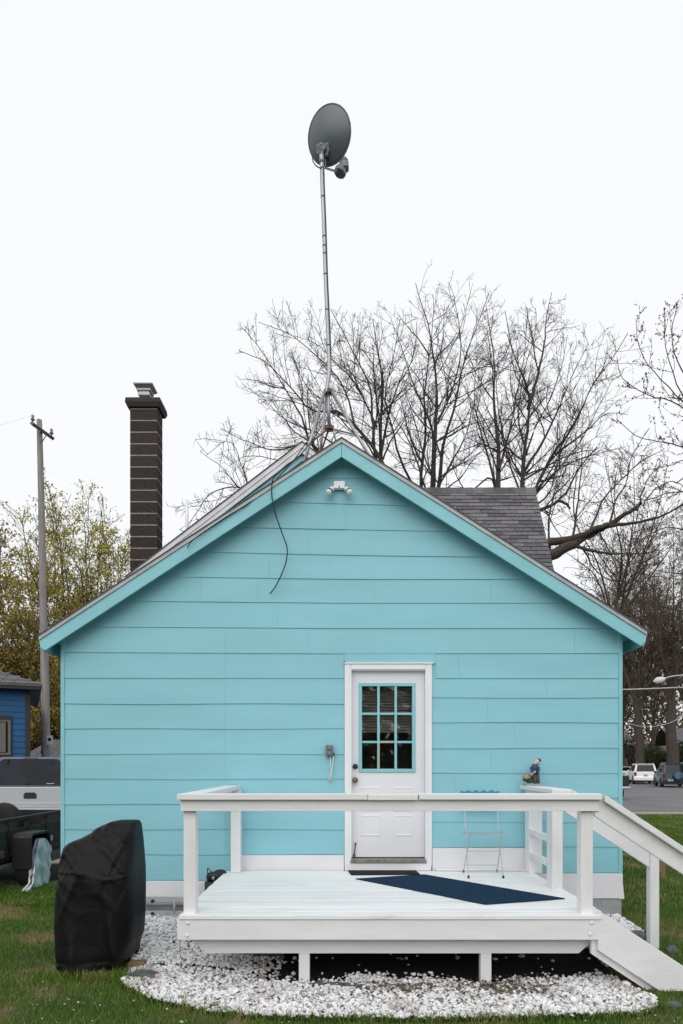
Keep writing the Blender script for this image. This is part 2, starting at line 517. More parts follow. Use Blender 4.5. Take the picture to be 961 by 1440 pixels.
def sheet(name, poly, m, lift=0.008, step=0.25):
    """a sheet following the ground inside a polygon, as a fine grid of cells"""
    poly = np.array(poly, float)
    xs = np.arange(poly[:, 0].min(), poly[:, 0].max() + step, step)
    ys = np.arange(poly[:, 1].min(), poly[:, 1].max() + step, step)
    v, f = [], []
    bm = bmesh.new()
    vs = [bm.verts.new((p[0], p[1], 0)) for p in poly]
    bm.faces.new(vs)
    for axis, vals in ((0, xs), (1, ys)):
        for q in vals:
            no = (1, 0, 0) if axis == 0 else (0, 1, 0)
            co = (q, 0, 0) if axis == 0 else (0, q, 0)
            bmesh.ops.bisect_plane(bm, geom=bm.verts[:] + bm.edges[:] + bm.faces[:], plane_co=co, plane_no=no)
    for vv in bm.verts:
        vv.co.z = zgf(vv.co.x, vv.co.y) + float(lawn_relief(vv.co.x, vv.co.y)) * 1.0 + lift
    bmesh.ops.recalc_face_normals(bm, faces=bm.faces[:])
    me = bpy.data.meshes.new(name); bm.to_mesh(me); bm.free()
    me.materials.append(m)
    return link(name, me)


GRAVEL = [(-1.72, 5.36), (-1.60, 5.22), (-1.39, 5.03), (-1.1, 4.88), (-.89, 4.77), (-.6, 4.70), (-.29, 4.65), (.38, 4.62), (1.06, 4.65), (1.70, 4.67),
          (2.05, 4.72), (2.23, 4.84), (2.32, 5.02), (2.20, 5.34), (2.30, 6.15), (2.62, 6.30), (2.98, 6.75), (3.02, 7.44), (-2.25, 7.44), (-2.15, 6.6), (-1.8, 5.9)]
FABRIC = [(p[0] * 1.015, 6.1 + (p[1] - 6.1) * (1.03 if p[1] < 6.1 else 1.0)) for p in GRAVEL]
fab = sheet('weed_fabric', FABRIC, M['fabric'], 0.014)
tag(fab, 'black weed fabric and bare soil under the white deck', kind='structure')


def inside(px, py, poly):
    c = np.zeros(len(px), bool)
    n = len(poly)
    for i in range(n):
        x1, y1 = poly[i]; x2, y2 = poly[(i + 1) % n]
        cond = ((y1 > py) != (y2 > py))
        with np.errstate(divide='ignore', invalid='ignore'):
            xi = (x2 - x1) * (py - y1) / (y2 - y1) + x1
        c ^= cond & (px < xi)
    return c


# road and kerb and driveway
ROADY0, ROADY1 = 23.0, 82.0
rd = MB().add([(5.5, ROADY0, 0.006), (60, ROADY0 + 1.5, 0.006), (60, ROADY1, 0.006), (5.5, ROADY1, 0.006)], [(0, 1, 2, 3)]).build('road', M['asphalt'])
tag(rd, 'grey asphalt street and parking behind the lawn', kind='structure')
kb = MB().hexa([(5.5, ROADY0 - 0.35, -0.05), (40, ROADY0 + .5, -0.05), (40, ROADY0 + .5, 0.05), (5.5, ROADY0 - .35, 0.05),
                (5.5, ROADY0 - 0.1, -0.05), (40, ROADY0 + .75, -0.05), (40, ROADY0 + .75, 0.05), (5.5, ROADY0 - .1, 0.05)]).build('kerb', M['kerb'])
tag(kb, 'low pale kerb along the street edge', kind='structure')
dw = MB().add([(-14, 9.4, 0.012), (-3.95, 9.6, 0.012), (-3.75, 10.0, 0.012), (-3.5, 13.5, 0.012), (-3.4, 30, 0.012), (-14, 30, 0.012)], [(0, 1, 2, 3, 4, 5)]).build('driveway', M['fabric'])
tag(dw, 'dark gravel driveway under the trailer and pickup', kind='structure')
pth = MB().prism_xy([(-4.85, 9.05), (-3.75, 9.2), (-3.55, 9.75), (-4.3, 9.55)], -0.02, 0.03).build('path_slab', M['path'])
tag(pth, 'pale concrete slab beside the covered trailer wheel', kind='structure')
pth2 = MB().prism_xy([(-4.9, 11.3), (-3.4, 11.3), (-3.35, 12.6), (-4.9, 12.6)], -0.02, 0.032).build('path', M['path'])
tag(pth2, 'pale concrete strip between driveway and house', kind='structure')

# ------------------------------------------------------------------ the house
WY = 7.45                                    # front wall plane
S = F / WY
house = thing('house', 'turquoise gabled house with wide lap siding and white back door', 'house', (0, WY, 0))


def wx(px): return (px - CX) / S
def wz(py): return EYE - (py - CY) / S


RY = 7.26                                    # rake board plane
APEX, LEFT, RIGHT = (0.0, 5.144), (-3.214, 3.045), (3.244, 3.097)
SL, SR = (APEX[1] - LEFT[1]) / 3.214, (APEX[1] - RIGHT[1]) / 3.244


def roof_z(x):
    return APEX[1] - (SL * -x if x < 0 else SR * x)


# backing wall of the front wing (with the door opening left free)
DL, DR, DT, DB = wx(493), wx(599), wz(942), wz(1212)      # clear opening
WL, WR = wx(88.5), wx(873)
CEIL = 0.066                                  # soffit below the roof surface
wb = MB()
Y0, Y1 = WY + 0.0, WY + 0.12
wb.prism_xz([(WL, 0.0), (DL, 0.0), (DL, roof_z(DL) - CEIL), (WL, roof_z(WL) - CEIL)], Y0, Y1) if DL < 0 else \
    wb.prism_xz([(WL, 0.0), (DL, 0.0), (DL, roof_z(DL) - CEIL), (0, APEX[1] - CEIL), (WL, roof_z(WL) - CEIL)], Y0, Y1)
wb.prism_xz([(DR, 0.0), (WR, 0.0), (WR, roof_z(WR) - CEIL), (DR, roof_z(DR) - CEIL)], Y0, Y1)
wb.prism_xz([(DL, DT), (DR, DT), (DR, roof_z(DR) - CEIL), (DL, roof_z(DL) - CEIL)], Y0, Y1)
wb.prism_xz([(DL, 0.0), (DR, 0.0), (DR, DB), (DL, DB)], Y0, Y1)
wb.build('wall', M['teal_trim'], house)
# side walls of the wing
MB().box(WL, WL + .1, Y1, 11.6, 0, roof_z(WL) - .058).build('wall', M['teal_trim'], house)
MB().box(WR - .1, WR, Y1, 11.6, 0, roof_z(WR) - .058).build('wall', M['teal_trim'], house)

# lap siding: lines between the courses as seen, board by board
def line(pts):
    xs = [p[0] for p in pts]; ys = [p[1] for p in pts]
    def fn(x):
        if x <= xs[0] and len(xs) > 1: return ys[0] + (ys[1] - ys[0]) / (xs[1] - xs[0]) * (x - xs[0])
        if x >= xs[-1] and len(xs) > 1: return ys[-1]
        return float(np.interp(x, xs, ys))
    return fn


G = [line([(435, 672.5), (535, 673.5)]), line([(376, 706.2), (500, 709.5), (595, 712)]), line([(323, 742), (500, 745.3), (640, 748)]),
     line([(270, 776.3), (500, 781.5), (700, 784)]), line([(230, 811.5), (490, 815), (750, 815)]), line([(165, 845.5), (490, 848.5), (800, 848.5)]),
     line([(110, 881.8), (490, 884), (870, 884)]), line([(88, 917.6), (317, 918.8), (490, 919.6), (873, 919)]), line([(88, 954), (873, 954.3)])]
TOP = lambda x: 560.0
top_joints = [[], [540], [485], [433], [379, 462], [283, 363, 527, 690], [391], [317, 433, 808]]
boards = []                                   # (x0, x1, top line, bottom line)
prev = TOP
for g, js in zip(G[:8], top_joints):
    ed = [88.5] + js + [873]
    for a, b in zip(ed[:-1], ed[1:]):
        boards.append((a, b, prev, g))
    prev = g
L8 = G[8]
for a, b in ((88.5, 317), (317, 484.5)):
    boards.append((a, b, G[7], L8))
boards.append((484.5, 613, G[7], lambda x: 933.5))
boards += [(613, 645, G[7], L8), (645, 873, G[7], L8)]
yl = [954.2, 990.2, 1025.2, 1060.6, 1096, 1131.5, 1166.7, 1202, 1238]
yr = [954.2, 981.6, 1016.5, 1052.7, 1087.7, 1122.5, 1156.6, 1191.5, 1227]
for i in range(len(yl) - 1):
    t_, b_ = yl[i], yl[i + 1]
    f0 = (lambda q: (lambda x: q + 0.6 * math.sin(x * 0.02 + q)))(t_)
    f1 = (lambda q: (lambda x: q + 0.6 * math.sin(x * 0.02 + q)))(b_)
    xr = 484.5 if i < 7 else 332
    boards += [(88.5, 317, f0 if i else L8, f1), (317, xr, f0 if i else L8, f1)]
    f0 = (lambda q: (lambda x: q + 0.5 * math.sin(x * 0.017 + q)))(yr[i])
    f1 = (lambda q: (lambda x: q + 0.5 * math.sin(x * 0.017 + q)))(yr[i + 1])
    jr = [[769], [686], [724], [690], [640], [], [], []][i]
    ed = ([607.5] if i < 7 else [752]) + [q for q in jr] + [873]
    for a, b in zip(ed[:-1], ed[1:]):
        boards.append((a, b, f0 if i else L8, f1))


def clip_roof(poly, drop):
    """keep the part of an x-z polygon below the roof line"""
    out = poly
    for sgn in (-1, 1):
        s_ = SL if sgn < 0 else SR
        fn = lambda p: (APEX[1] - drop - s_ * sgn * p[0]) - p[1]
        res = []
        for i in range(len(out)):
            a, b = out[i], out[(i + 1) % len(out)]
            fa, fb = fn(a), fn(b)
            if fa >= 0: res.append(a)
            if (fa >= 0) != (fb >= 0):
                t = fa / (fa - fb)
                res.append((a[0] + (b[0] - a[0]) * t, a[1] + (b[1] - a[1]) * t))
        out = res
        if len(out) < 3: return []
    return out


for a, b, tf, bf in boards:
    n = max(2, int((b - a) / 60) + 1)
    gap = 0.09
    jit = rng.uniform(-.25, .25, 4)
    xs = np.linspace(a + gap, b - gap, n + 1)
    low = [(wx(x), wz(bf(x)) + 0.0015) for x in xs]
    up = [(wx(x), wz(tf(x)) - 0.0005 + 0.003) for x in xs[::-1]]
    poly = clip_roof(low + up, CEIL + 0.002)
    if len(poly) < 3:
        continue
    zb = min(p[1] for p in poly); zt = max(p[1] for p in up)
    out = 0.0105 + rng.uniform(0, 0.0025)
    m = MB()
    vs, k = [], len(poly)
    zb = wz(bf((a + b) / 2)); h = max(0.2, wz(tf((a + b) / 2)) - zb) if tf is not TOP else 0.28
    for (x, z) in poly:
        t = min(1, max(0, (z - zb) / h))
        vs.append((x, WY - (out * (1 - t) + 0.0025 * t), z))
    for (x, z) in poly:
        vs.append((x, WY - 0.0006, z))
    m.add(vs, [tuple(range(k)), tuple(range(2 * k - 1, k - 1, -1))] + [(i, i + k, (i + 1) % k + k, (i + 1) % k) for i in range(k)])
    m.build('siding_board', M['teal'], house)

# corner boards
MB().box(WL - .018, WL + .022, WY - .020, WY + .05, wz(1240), roof_z(WL) - CEIL - .01).build('corner_board', M['teal_trim'], house, bevel=.003)
MB().box(WR - .026, WR + .016, WY - .020, WY + .05, wz(1229), roof_z(WR) - CEIL - .01).build('corner_board', M['teal_trim'], house, bevel=.003)
# white skirt boards and the footing
MB().box(WL, wx(332), WY - .022, WY - .001, wz(1272), wz(1239)).build('skirt_board', M['skirt'], house, bevel=.003)
MB().box(wx(332.5), wx(484), WY - .026, WY - .001, wz(1229), wz(1202.5)).build('skirt_board', M['skirt'], house, bevel=.003)
MB().box(wx(608), wx(751), WY - .024, WY - .001, wz(1229), wz(1192.5)).build('skirt_board', M['skirt'], house, bevel=.003)
MB().box(wx(752), wx(875), WY - .026, WY - .001, wz(1263), wz(1228.5)).build('skirt_board', M['skirt'], house, bevel=.003)
MB().prism_xz([(wx(869), wz(1263.5)), (wx(877), wz(1263.5)), (wx(873.5), wz(1230)), (wx(872), wz(1230))], WY - .03, WY + .05).build('corner_flashing', M['skirt'], house)
MB().box(WL + .02, WR + .006, WY - .012, WY + 1.5, -.2, wz(1262)).build('footing', M['concrete'], house)

# roof of the wing
ROOFBACK = 11.6
for sgn, tip, s_ in ((-1, LEFT, SL), (1, RIGHT, SR)):
    x1 = tip[0] + sgn * 0.015
    z1 = APEX[1] - s_ * abs(x1)
    top = 0.0
    for nm, t0, t1, yy, m_ in (('roof_shingles', 0.0, 0.014, RY - 0.022, M['roofing']), ('roof_deck', 0.0145, 0.055, RY + 0.026, M['teal_trim'])):
        p = [(0, APEX[1] - t0), (x1, z1 - t0), (x1, z1 - t1), (0, APEX[1] - t1)]
        MB().prism_xz(p, yy, ROOFBACK).build(nm, m_, house)
    # drip edge, proud strip over the rake board
    p = [(0, APEX[1] - .0145), (tip[0], tip[1] - .0145), (tip[0], tip[1] - .055), (0, APEX[1] - .055)]
    MB().prism_xz(p, RY - 0.014, RY + 0.0255).build('drip_edge', M['drip'], house)
    p = [(sgn * .002, APEX[1] - .057), (tip[0], tip[1] - .057), (tip[0] - sgn * .012, tip[1] - .13), (tip[0] - sgn * .06, tip[1] - .19 + .06 * s_ * 0 + .0), (sgn * .002, APEX[1] - .205)]
    p[3] = (tip[0] - sgn * .06, APEX[1] - .205 - s_ * (abs(tip[0]) - .06))
    MB().prism_xz(p, RY, RY + .024).build('rake_board', M['teal_trim'], house, bevel=.002)
    # eave fascia running back along the side
    xe = tip[0] - sgn * .012
    ze = APEX[1] - s_ * abs(xe)
    MB().box(min(xe, xe - sgn * .022), max(xe, xe - sgn * .022), RY + .026, ROOFBACK, ze - .17, ze - .057).build('eave_fascia', M['teal_trim'], house)
# small rafter tail ends at the eaves
# ---- door
DY = WY + 0.045
def cas(x0, x1, z0, z1, y0=WY - .034, nm='door_casing'):
    return MB().box(x0, x1, y0, WY + .03, z0, z1).build(nm, M['casing_white'], house, bevel=.004)
cas(wx(484.8), wx(493.6), wz(1218), wz(934.5))
cas(wx(598.6), wx(607.2), wz(1218), wz(934.5))
cas(wx(493.8), wx(598.4), wz(942.0), wz(934.5))
MB().box(wx(492.0), wx(494.4), WY - .044, WY - .035, wz(1212), wz(941.5)).build('casing_bead', M['casing_white'], house)
MB().box(wx(597.8), wx(600.2), WY - .044, WY - .035, wz(1212), wz(941.5)).build('casing_bead', M['casing_white'], house)
MB().box(wx(483.6), wx(608.4), WY - .046, WY - .001, wz(934.2), wz(932.6)).build('casing_cap', M['casing_white'], house)
MB().box(wx(493), wx(599.5), WY - .05, WY + .09, wz(1213), wz(1207.8)).build('threshold', M['threshold'], house, bevel=.003)
MB().box(wx(485), wx(606), WY - .04, WY - .001, wz(1224), wz(1213.6)).build('riser_board', M['white'], house, bevel=.003)
for xa_, xb_ in ((wx(493.0), wx(494.1)), (wx(598.1), wx(599.4))):
    MB().box(xa_, xb_, WY - .02, DY + .05, wz(1207.5), wz(943)).build('door_jamb', M['casing_white'], house)
MB().box(wx(494.15), wx(598.05), WY - .02, DY + .05, wz(943.1), wz(941.4)).build('door_jamb', M['casing_white'], house)
door = MB()
dx0, dx1, dz0, dz1 = wx(494.3), wx(597.9), wz(1206.2), wz(943.2)
gx0, gx1, gz0, gz1 = wx(509), wx(580.5), wz(1082.5), wz(963.5)
door.box(dx0, gx0, DY, DY + .04, dz0, dz1)
door.box(gx1, dx1, DY, DY + .04, dz0, dz1)
door.box(gx0, gx1, DY, DY + .04, dz0, gz0)
door.box(gx0, gx1, DY, DY + .04, gz1, dz1)
d_o = door.build('door', M['door_white'], house)
# raised panels in the lower half: two small over two tall
for px0, px1, py0, py1 in ((507.5, 536.5, 1106.5, 1142), (554, 583, 1106.5, 1142), (507.5, 536.5, 1146, 1177), (554, 583, 1146, 1177)):
    b = MB()
    x0, x1, z0, z1 = wx(px0), wx(px1), wz(py1), wz(py0)
    r = .028
    o0, o1 = DY - .0005, DY - .005
    vs = [(x0, o0, z0), (x1, o0, z0), (x1, o0, z1), (x0, o0, z1),
          (x0 + .012, o1, z0 + .012), (x1 - .012, o1, z0 + .012), (x1 - .012, o1, z1 - .012), (x0 + .012, o1, z1 - .012),
          (x0 + r, o0 - .001, z0 + r), (x1 - r, o0 - .001, z0 + r), (x1 - r, o0 - .001, z1 - r), (x0 + r, o0 - .001, z1 - r)]
    fs = [(0, 1, 5, 4), (1, 2, 6, 5), (2, 3, 7, 6), (3, 0, 4, 7), (4, 5, 9, 8), (5, 6, 10, 9), (6, 7, 11, 10), (7, 4, 8, 11), (8, 9, 10, 11)]
    b.add(vs, fs); b.build('door_panel', M['door_white'], d_o)
# window frame, muntins, panes
wf = MB()
fx0, fx1, fz0, fz1 = wx(504.8), wx(585), wz(1086), wz(960)
e = .036
yf0, yf1 = DY - .016, DY - .0005
wf.box(fx0, fx1, yf0, yf1, fz1 - e, fz1); wf.box(fx0, fx1, yf0, yf1, fz0, fz0 + e)
wf.box(fx0, fx0 + e, yf0, yf1, fz0 + e + .0005, fz1 - e - .0005); wf.box(fx1 - e, fx1, yf0, yf1, fz0 + e + .0005, fz1 - e - .0005)
wf.build('window_frame', M['teal_trim'], d_o, bevel=.003)
for px in (532.8, 557.2):
    MB().box(wx(px) - .0135, wx(px) + .0135, yf0 + .004, yf1 + .012, fz0 + e, fz1 - e).build('muntin', M['teal_trim'], d_o, bevel=.003)
for py in (1003.5, 1043.5):
    for (qa, qb) in ((509.2, 531), (534.6, 555.4), (559, 580.6)):
        MB().box(wx(qa), wx(qb), yf0 + .006, yf1 + .010, wz(py) - .012, wz(py) + .012).build('muntin', M['teal_trim'], d_o, bevel=.003)
# yellowed putty strips round the middle lower pane
MB().box(wx(534.6), wx(555.4), yf0 + .003, yf0 + .0055, wz(1044.6), wz(1042.6)).build('putty_strip', M['yellow'], d_o)
MB().box(wx(531.6), wx(533.4), yf0 + .001, yf0 + .0035, wz(1082), wz(1046.5)).build('putty_strip', M['yellow'], d_o)
for (qa, qb) in ((509.2, 531.1), (534.5, 555.5), (558.9, 580.6)):
    for (ra, rb) in ((965, 1002), (1005, 1042), (1045, 1082)):
        MB().box(wx(qa), wx(qb), DY + .014, DY + .018, wz(rb), wz(ra)).build('pane', M['glass'], d_o)
MB().lathe([(.0, 0), (.027, 0), (.029, .012), (.022, .02), (.022, .03), (.012, .034), (0, .035)], at(499.8, 1078, DY), (0, -1, 0)).build('deadbolt', M['black'], d_o, True)
MB().lathe([(.0, 0), (.030, 0), (.030, .008), (.014, .014), (.014, .034), (.028, .042), (.031, .055), (.024, .066), (.010, .069), (0, .067)], at(499.6, 1097, DY), (0, -1, 0)).build('door_knob', M['brass'], d_o, True)
MB().tube([at(498.5, 1203, DY - .014), at(499, 1197, DY - .02), at(500.3, 1187, DY - .014)], .006, 6).ball(at(498.3, 1203, DY - .012), .016).ball(at(500.3, 1186.5, DY - .012), .011).build('kick_stop', M['rust'], d_o)
# interior seen through the glass
ir = MB()
ir.add([(wx(470), WY + .13, .4), (wx(620), WY + .13, .4), (wx(620), WY + 2.2, .4), (wx(470), WY + 2.2, .4), (wx(470), WY + .13, 2.8), (wx(620), WY + .13, 2.8), (wx(620), WY + 2.2, 2.8), (wx(470), WY + 2.2, 2.8)],
       [(0, 1, 2, 3), (7, 6, 5, 4), (2, 6, 7, 3), (1, 5, 6, 2), (0, 3, 7, 4)])
ir.build('interior', M['dark_room'], house)
for k in range(16):
    z = wz(967 + k * 4.05) + .0
    x0, x1 = wx(507), wx(583)
    MB().hexa([(x0, DY + .075, z - .013), (x1, DY + .075, z - .013), (x1, DY + .077, z - .0115), (x0, DY + .077, z - .0115),
               (x0, DY + .10, z + .013), (x1, DY + .10, z + .013), (x1, DY + .102, z + .0145), (x0, DY + .102, z + .0145)]).build('blind_slat', M['blind'], d_o)

# ---- rear block of the house: gable facing us on the left, shingled cross roof on the right
GYR = 10.8
ga = at(425, 622, GYR)
gs = 0.765
gL = -3.42
def gz(x): return ga[2] - gs * abs(x - ga[0])
gR = 1.45
# rear gable wall and its trims
MB().prism_xz([(-3.12, 0), (1.3, 0), (1.3, gz(1.3) - .1), (ga[0], ga[2] - .1), (-3.12, gz(-3.12) - .1)], GYR + .25, GYR + .37).build('wall', M['teal'], house)
for sgn, xe in ((-1, gL), (1, gR)):
    for nm, t0, t1, y0, y1, m_ in (('roof_shingles', -.015, .0, GYR - .03, 13.0, M['roofing']), ('rake_trim', .0005, .085, GYR - .012, GYR + .012, M['roof_trim']),
                                   ('rake_board', .0855, .165, GYR + .002, GYR + .03, M['roof_trim']), ('roof_deck', .0005, .05, GYR + .013, 13.0, M['teal_trim'])):
        p = [(ga[0], ga[2] - t0), (xe, gz(xe) - t0), (xe, gz(xe) - t1), (ga[0], ga[2] - t1)]
        MB().prism_xz(p, y0, y1).build(nm, m_, house)
    p = [(ga[0], ga[2] - .166), (xe, gz(xe) - .166), (xe, gz(xe) - .26), (ga[0], ga[2] - .26)]
    MB().prism_xz(p, GYR + .06, GYR + .09).build('frieze_board', M['teal_trim'], house)
# cross roof
rA = at(752, 688, 12.9)                       # right end of the ridge
RX, RZ, RYY = rA[0], rA[2], rA[1]
slope = 1.61
lowz = 4.55
lowy = RYY - (RZ - lowz) / slope
ln = math.hypot(RYY - lowy, RZ - lowz)
uy, uz = (lowy - RYY) / ln, (lowz - RZ) / ln   # down the slope
ny_, nz_ = uz, -uy                              # outward normal (towards us and up)
if nz_ < 0: ny_, nz_ = -ny_, -nz_
def on(x, s_, h=0.0): return (x, RYY + uy * s_ + ny_ * h, RZ + uz * s_ + nz_ * h)
MB().hexa([on(-1.2, 0, 0), on(RX, 0, 0), on(RX, ln, 0), on(-1.2, ln, 0), on(-1.2, 0.04, -.05), on(RX, .04, -.05), on(RX, ln, -.05), on(-1.2, ln, -.05)]).build('roof_deck', M['roofing'], house)
back = MB().add([(-1.2, RYY + .004, RZ), (RX, RYY + .004, RZ), (RX, RYY + 3.0, RZ - 2.9), (-1.2, RYY + 3.0, RZ - 2.9)], [(3, 2, 1, 0)])
back.build('roof_deck', M['roofing'], house)
MB().prism_yz([(lowy + .35, 0), (RYY + 2.6, 0), (RYY + 2.6, RZ - 2.7), (RYY, RZ - .2), (lowy + .35, lowz + .35)], RX - .3, RX - .18).build('wall', M['teal'], house)
MB().hexa([on(RX - .03, 0.02, -.05), on(RX - .004, 0.02, -.05), on(RX - .004, ln, -.05), on(RX - .03, ln, -.05),
           on(RX - .03, 0.15, -.2), on(RX - .004, 0.15, -.2), on(RX - .004, ln, -.2), on(RX - .03, ln, -.2)]).build('rake_board', M['teal_trim'], house)
# shingle tabs
EXP, TABW = 0.1, 0.327
def tab_mesh(w):
    m = MB()
    g = .003
    m.add([(g, 0, -.014), (w - g, 0, -.014), (w - g, 0, 0.004), (g, 0, 0.004), (g, 1, -.014), (w - g, 1, -.014), (w - g, 1, .0), (g, 1, .0)],
          [(0, 3, 2, 1), (4, 5, 6, 7), (0, 1, 5, 4), (1, 2, 6, 5), (2, 3, 7, 6), (3, 0, 4, 7)])
    return m
rows = int((ln - .12) / EXP)
tabs = 0
for r in range(rows):
    s0 = .10 + r * EXP
    off = (r % 3) * TABW / 3.0 * 1.0 + rng.uniform(-.012, .012)
    x = RX + .012
    first = TABW - off if off > .03 else TABW
    while x > 0.95 and tabs < 290:
        w = first; first = TABW
        x0 = max(x - w, .9)
        # skip those wholly behind the front roof
        j = rng.uniform(-.004, .004)
        h1, h0 = 0.016 + rng.uniform(0, .006), 0.003
        g = .005
        a0, a1 = x0 + g, x - g
        MB().hexa([on(a0, s0 + EXP + j, h1), on(a1, s0 + EXP + j, h1), on(a1, s0 - .01, h0), on(a0, s0 - .01, h0),
                   on(a0, s0 + EXP + j, .0005), on(a1, s0 + EXP + j, .0005), on(a1, s0 - .01, .0002), on(a0, s0 - .01, .0002)]).build('shingle', M['shingle'], house)
        tabs += 1
        x = x0
x = RX + .015
while x > .9:                                   # ridge caps
    w = .2
    cap = MB()
    lift = .022 + rng.uniform(0, .006)
    for (xa, xb, l0) in ((x - w + .002, x, lift),):
        p0 = [on(xa, .13, .016), on(xa, 0, lift + .01), (xa, RYY + .14, RZ - .12)]
        p1 = [on(xb, .13, .022), on(xb, 0, lift + .018), (xb, RYY + .14, RZ - .11)]
        q0 = [(a[0], a[1], a[2] - .012) for a in p0]; q1 = [(a[0], a[1], a[2] - .012) for a in p1]
        cap.add(p0 + p1 + q0 + q1, [(0, 1, 4, 3), (1, 2, 5, 4), (6, 9, 10, 7), (7, 10, 11, 8), (0, 3, 9, 6), (2, 8, 11, 5), (0, 6, 7, 1), (1, 7, 8, 2), (3, 4, 10, 9), (4, 5, 11, 10)])
    cap.build('ridge_cap', M['shingle'], house)
    x -= w
# vent pipe behind the left roof slope
vp = at(263, 750, 11.5)
MB().tube([(vp[0], vp[1], vp[2] - .4), (vp[0], vp[1], at(263, 703, 11.5)[2])], .027, 10).build('vent_pipe', M['white_post'], house, True)

# ---- chimney (stands against the rear block)
ch = MB().box(-3.648, -3.184, 11.796, 12.133, 0, 7.82).build('chimney', M['mortar'], house)
zc = 7.80
course = 0.2005
n_c = 0
z = zc
while z > 3.0:
    z0 = z - course + .019
    MB().box(-3.652, -3.180, 11.792, 12.137, z0, z).build('block', M['block'], ch, bevel=.005)
    z -= course
cz = 7.81
MB().add([(-3.69, 11.75, cz + .02), (-3.14, 11.75, cz + .02), (-3.14, 12.18, cz + .02), (-3.69, 12.18, cz + .02),
          (-3.72, 11.72, cz + .09), (-3.11, 11.72, cz + .09), (-3.11, 12.21, cz + .09), (-3.72, 12.21, cz + .09),
          (-3.71, 11.73, cz + .165), (-3.12, 11.73, cz + .165), (-3.12, 12.20, cz + .165), (-3.71, 12.20, cz + .165),
          (-3.6, 11.84, cz + .21), (-3.23, 11.84, cz + .21), (-3.23, 12.09, cz + .21), (-3.6, 12.09, cz + .21)],
         [(3, 2, 1, 0)] + [(a + i, a + (i + 1) % 4, a + 4 + (i + 1) % 4, a + 4 + i) for a in (0, 4, 8) for i in range(4)] + [(12, 13, 14, 15)]).build('crown', M['crown_stone'], ch)
fc = at(204.5, 560, 11.97)
cp = MB()
def sq(r, z): return [(fc[0] + a * r, fc[1] + b * r, cz + .2 + z) for a, b in ((-1, -1), (1, -1), (1, 1), (-1, 1))]
lv_ = [sq(.06, -.06), sq(.06, .05), sq(.075, .055), sq(.10, .085), sq(.105, .12), sq(.09, .125), sq(.09, .15), sq(.115, .16), sq(.12, .185), sq(.105, .19), sq(.165, .245), sq(.168, .262), sq(.02, .275)]
cp.add([p for l_ in lv_ for p in l_], [(4 * i_ + k_, 4 * i_ + (k_ + 1) % 4, 4 * i_ + 4 + (k_ + 1) % 4, 4 * i_ + 4 + k_) for i_ in range(len(lv_) - 1) for k_ in range(4)] + [tuple(range(len(lv_) * 4 - 4, len(lv_) * 4))])
cp.build('flue_cap', M['galv'], ch)

# ------------------------------------------------------------------ floodlight, socket, cables
fl = thing('floodlight', 'white twin floodlight under the gable peak', 'lamp', at(477, 690, WY))
FY = WY - .016
MB().box(wx(469.8), wx(485), FY - .055, FY - .001, wz(690), wz(680)).build('junction_box', M['casing_white'], fl, bevel=.004)
MB().lathe([(.009, 0), (.009, .004), (0, .006)], at(477.2, 684.6, FY - .055), (0, -1, 0), 8).build('screw', M['figure_grey'], fl)
for sx, c0, c1, c2 in ((-1, (469, 685), (462, 691.5), (459.5, 695.5)), (1, (486, 686), (490.5, 690), (493.3, 694))):
    p0, p1, p2 = at(*c0, FY - .04), at(*c1, FY - .085), at(*c2, FY - .125)
    MB().tube([at(477 + sx * 7, 685, FY - .03), p0], .012, 8).build('swivel_arm', M['galv'], fl, True)
    v = (Vector(p2) - Vector(p0)).normalized()
    q = Vector(p0)
    MB().lathe([(.012, 0), (.022, .012), (.027, .05), (.029, .082), (.026, .084)], q, v, 14).build('lamp_holder', M['casing_white'], fl, True)
    MB().lathe([(.029, .072), (.033, .076), (.033, .086), (.029, .09)], q, v, 14).build('gasket', M['black'] if sx < 0 else M['rust'], fl, True)
    MB().lathe([(.026, .086), (.033, .10), (.035, .116), (.028, .130), (.014, .137), (0, .138)], q, v, 16).build('bulb', M['bulb'], fl, True)

so = thing('socket_box', 'grey outdoor socket box with dangling white cables beside the door', 'socket', at(463, 1056, WY))
SY = WY - .016
MB().box(wx(458.3), wx(468.8), SY - .05, SY - .001, wz(1064), wz(1048)).build('box', M['grey_plastic'], so, bevel=.006)
for zz in (1052, 1059.5):
    MB().lathe([(.0, 0), (.022, 0), (.024, .01), (.016, .018), (0, .02)], at(463.2, zz, SY - .05), (0, -1, 0), 14).build('socket_cover', M['grey_plastic'], so, True)
MB().box(wx(467.2), wx(470.6), SY - .04, SY - .01, wz(1063), wz(1058.5)).build('plug', M['black'], so, bevel=.003)
for pts in ([(465, 1064), (464.6, 1075), (465.8, 1085), (463, 1095), (461.5, 1099)], [(469, 1063), (468.5, 1072), (467, 1083), (466.5, 1092), (464.5, 1100)]):
    MB().tube([at(a, b, SY - .03) for a, b in pts], .006, 6).build('cord', M['cable_white'], so, True)
# insect of a nail above the casing
tag(MB().tube([at(484.3, 933, WY - .03), at(484.6, 930.5, WY - .05), at(483.4, 929.6, WY - .05)], .006, 6).build('cup_hook', M['black']), 'tiny black hook at the top left corner of the door casing', 'hook')


def spline(pts, k=6):
    P = [Vector(p) for p in pts]
    out = []
    for i in range(len(P) - 1):
        a, b, c, d = P[max(i - 1, 0)], P[i], P[i + 1], P[min(i + 2, len(P) - 1)]
        for j in range(k):
            t = j / k
            out.append(0.5 * ((2 * b) + (c - a) * t + (2 * a - 5 * b + 4 * c - d) * t * t + (3 * b - a - 3 * c + d) * t ** 3))
    out.append(P[-1])
    return out


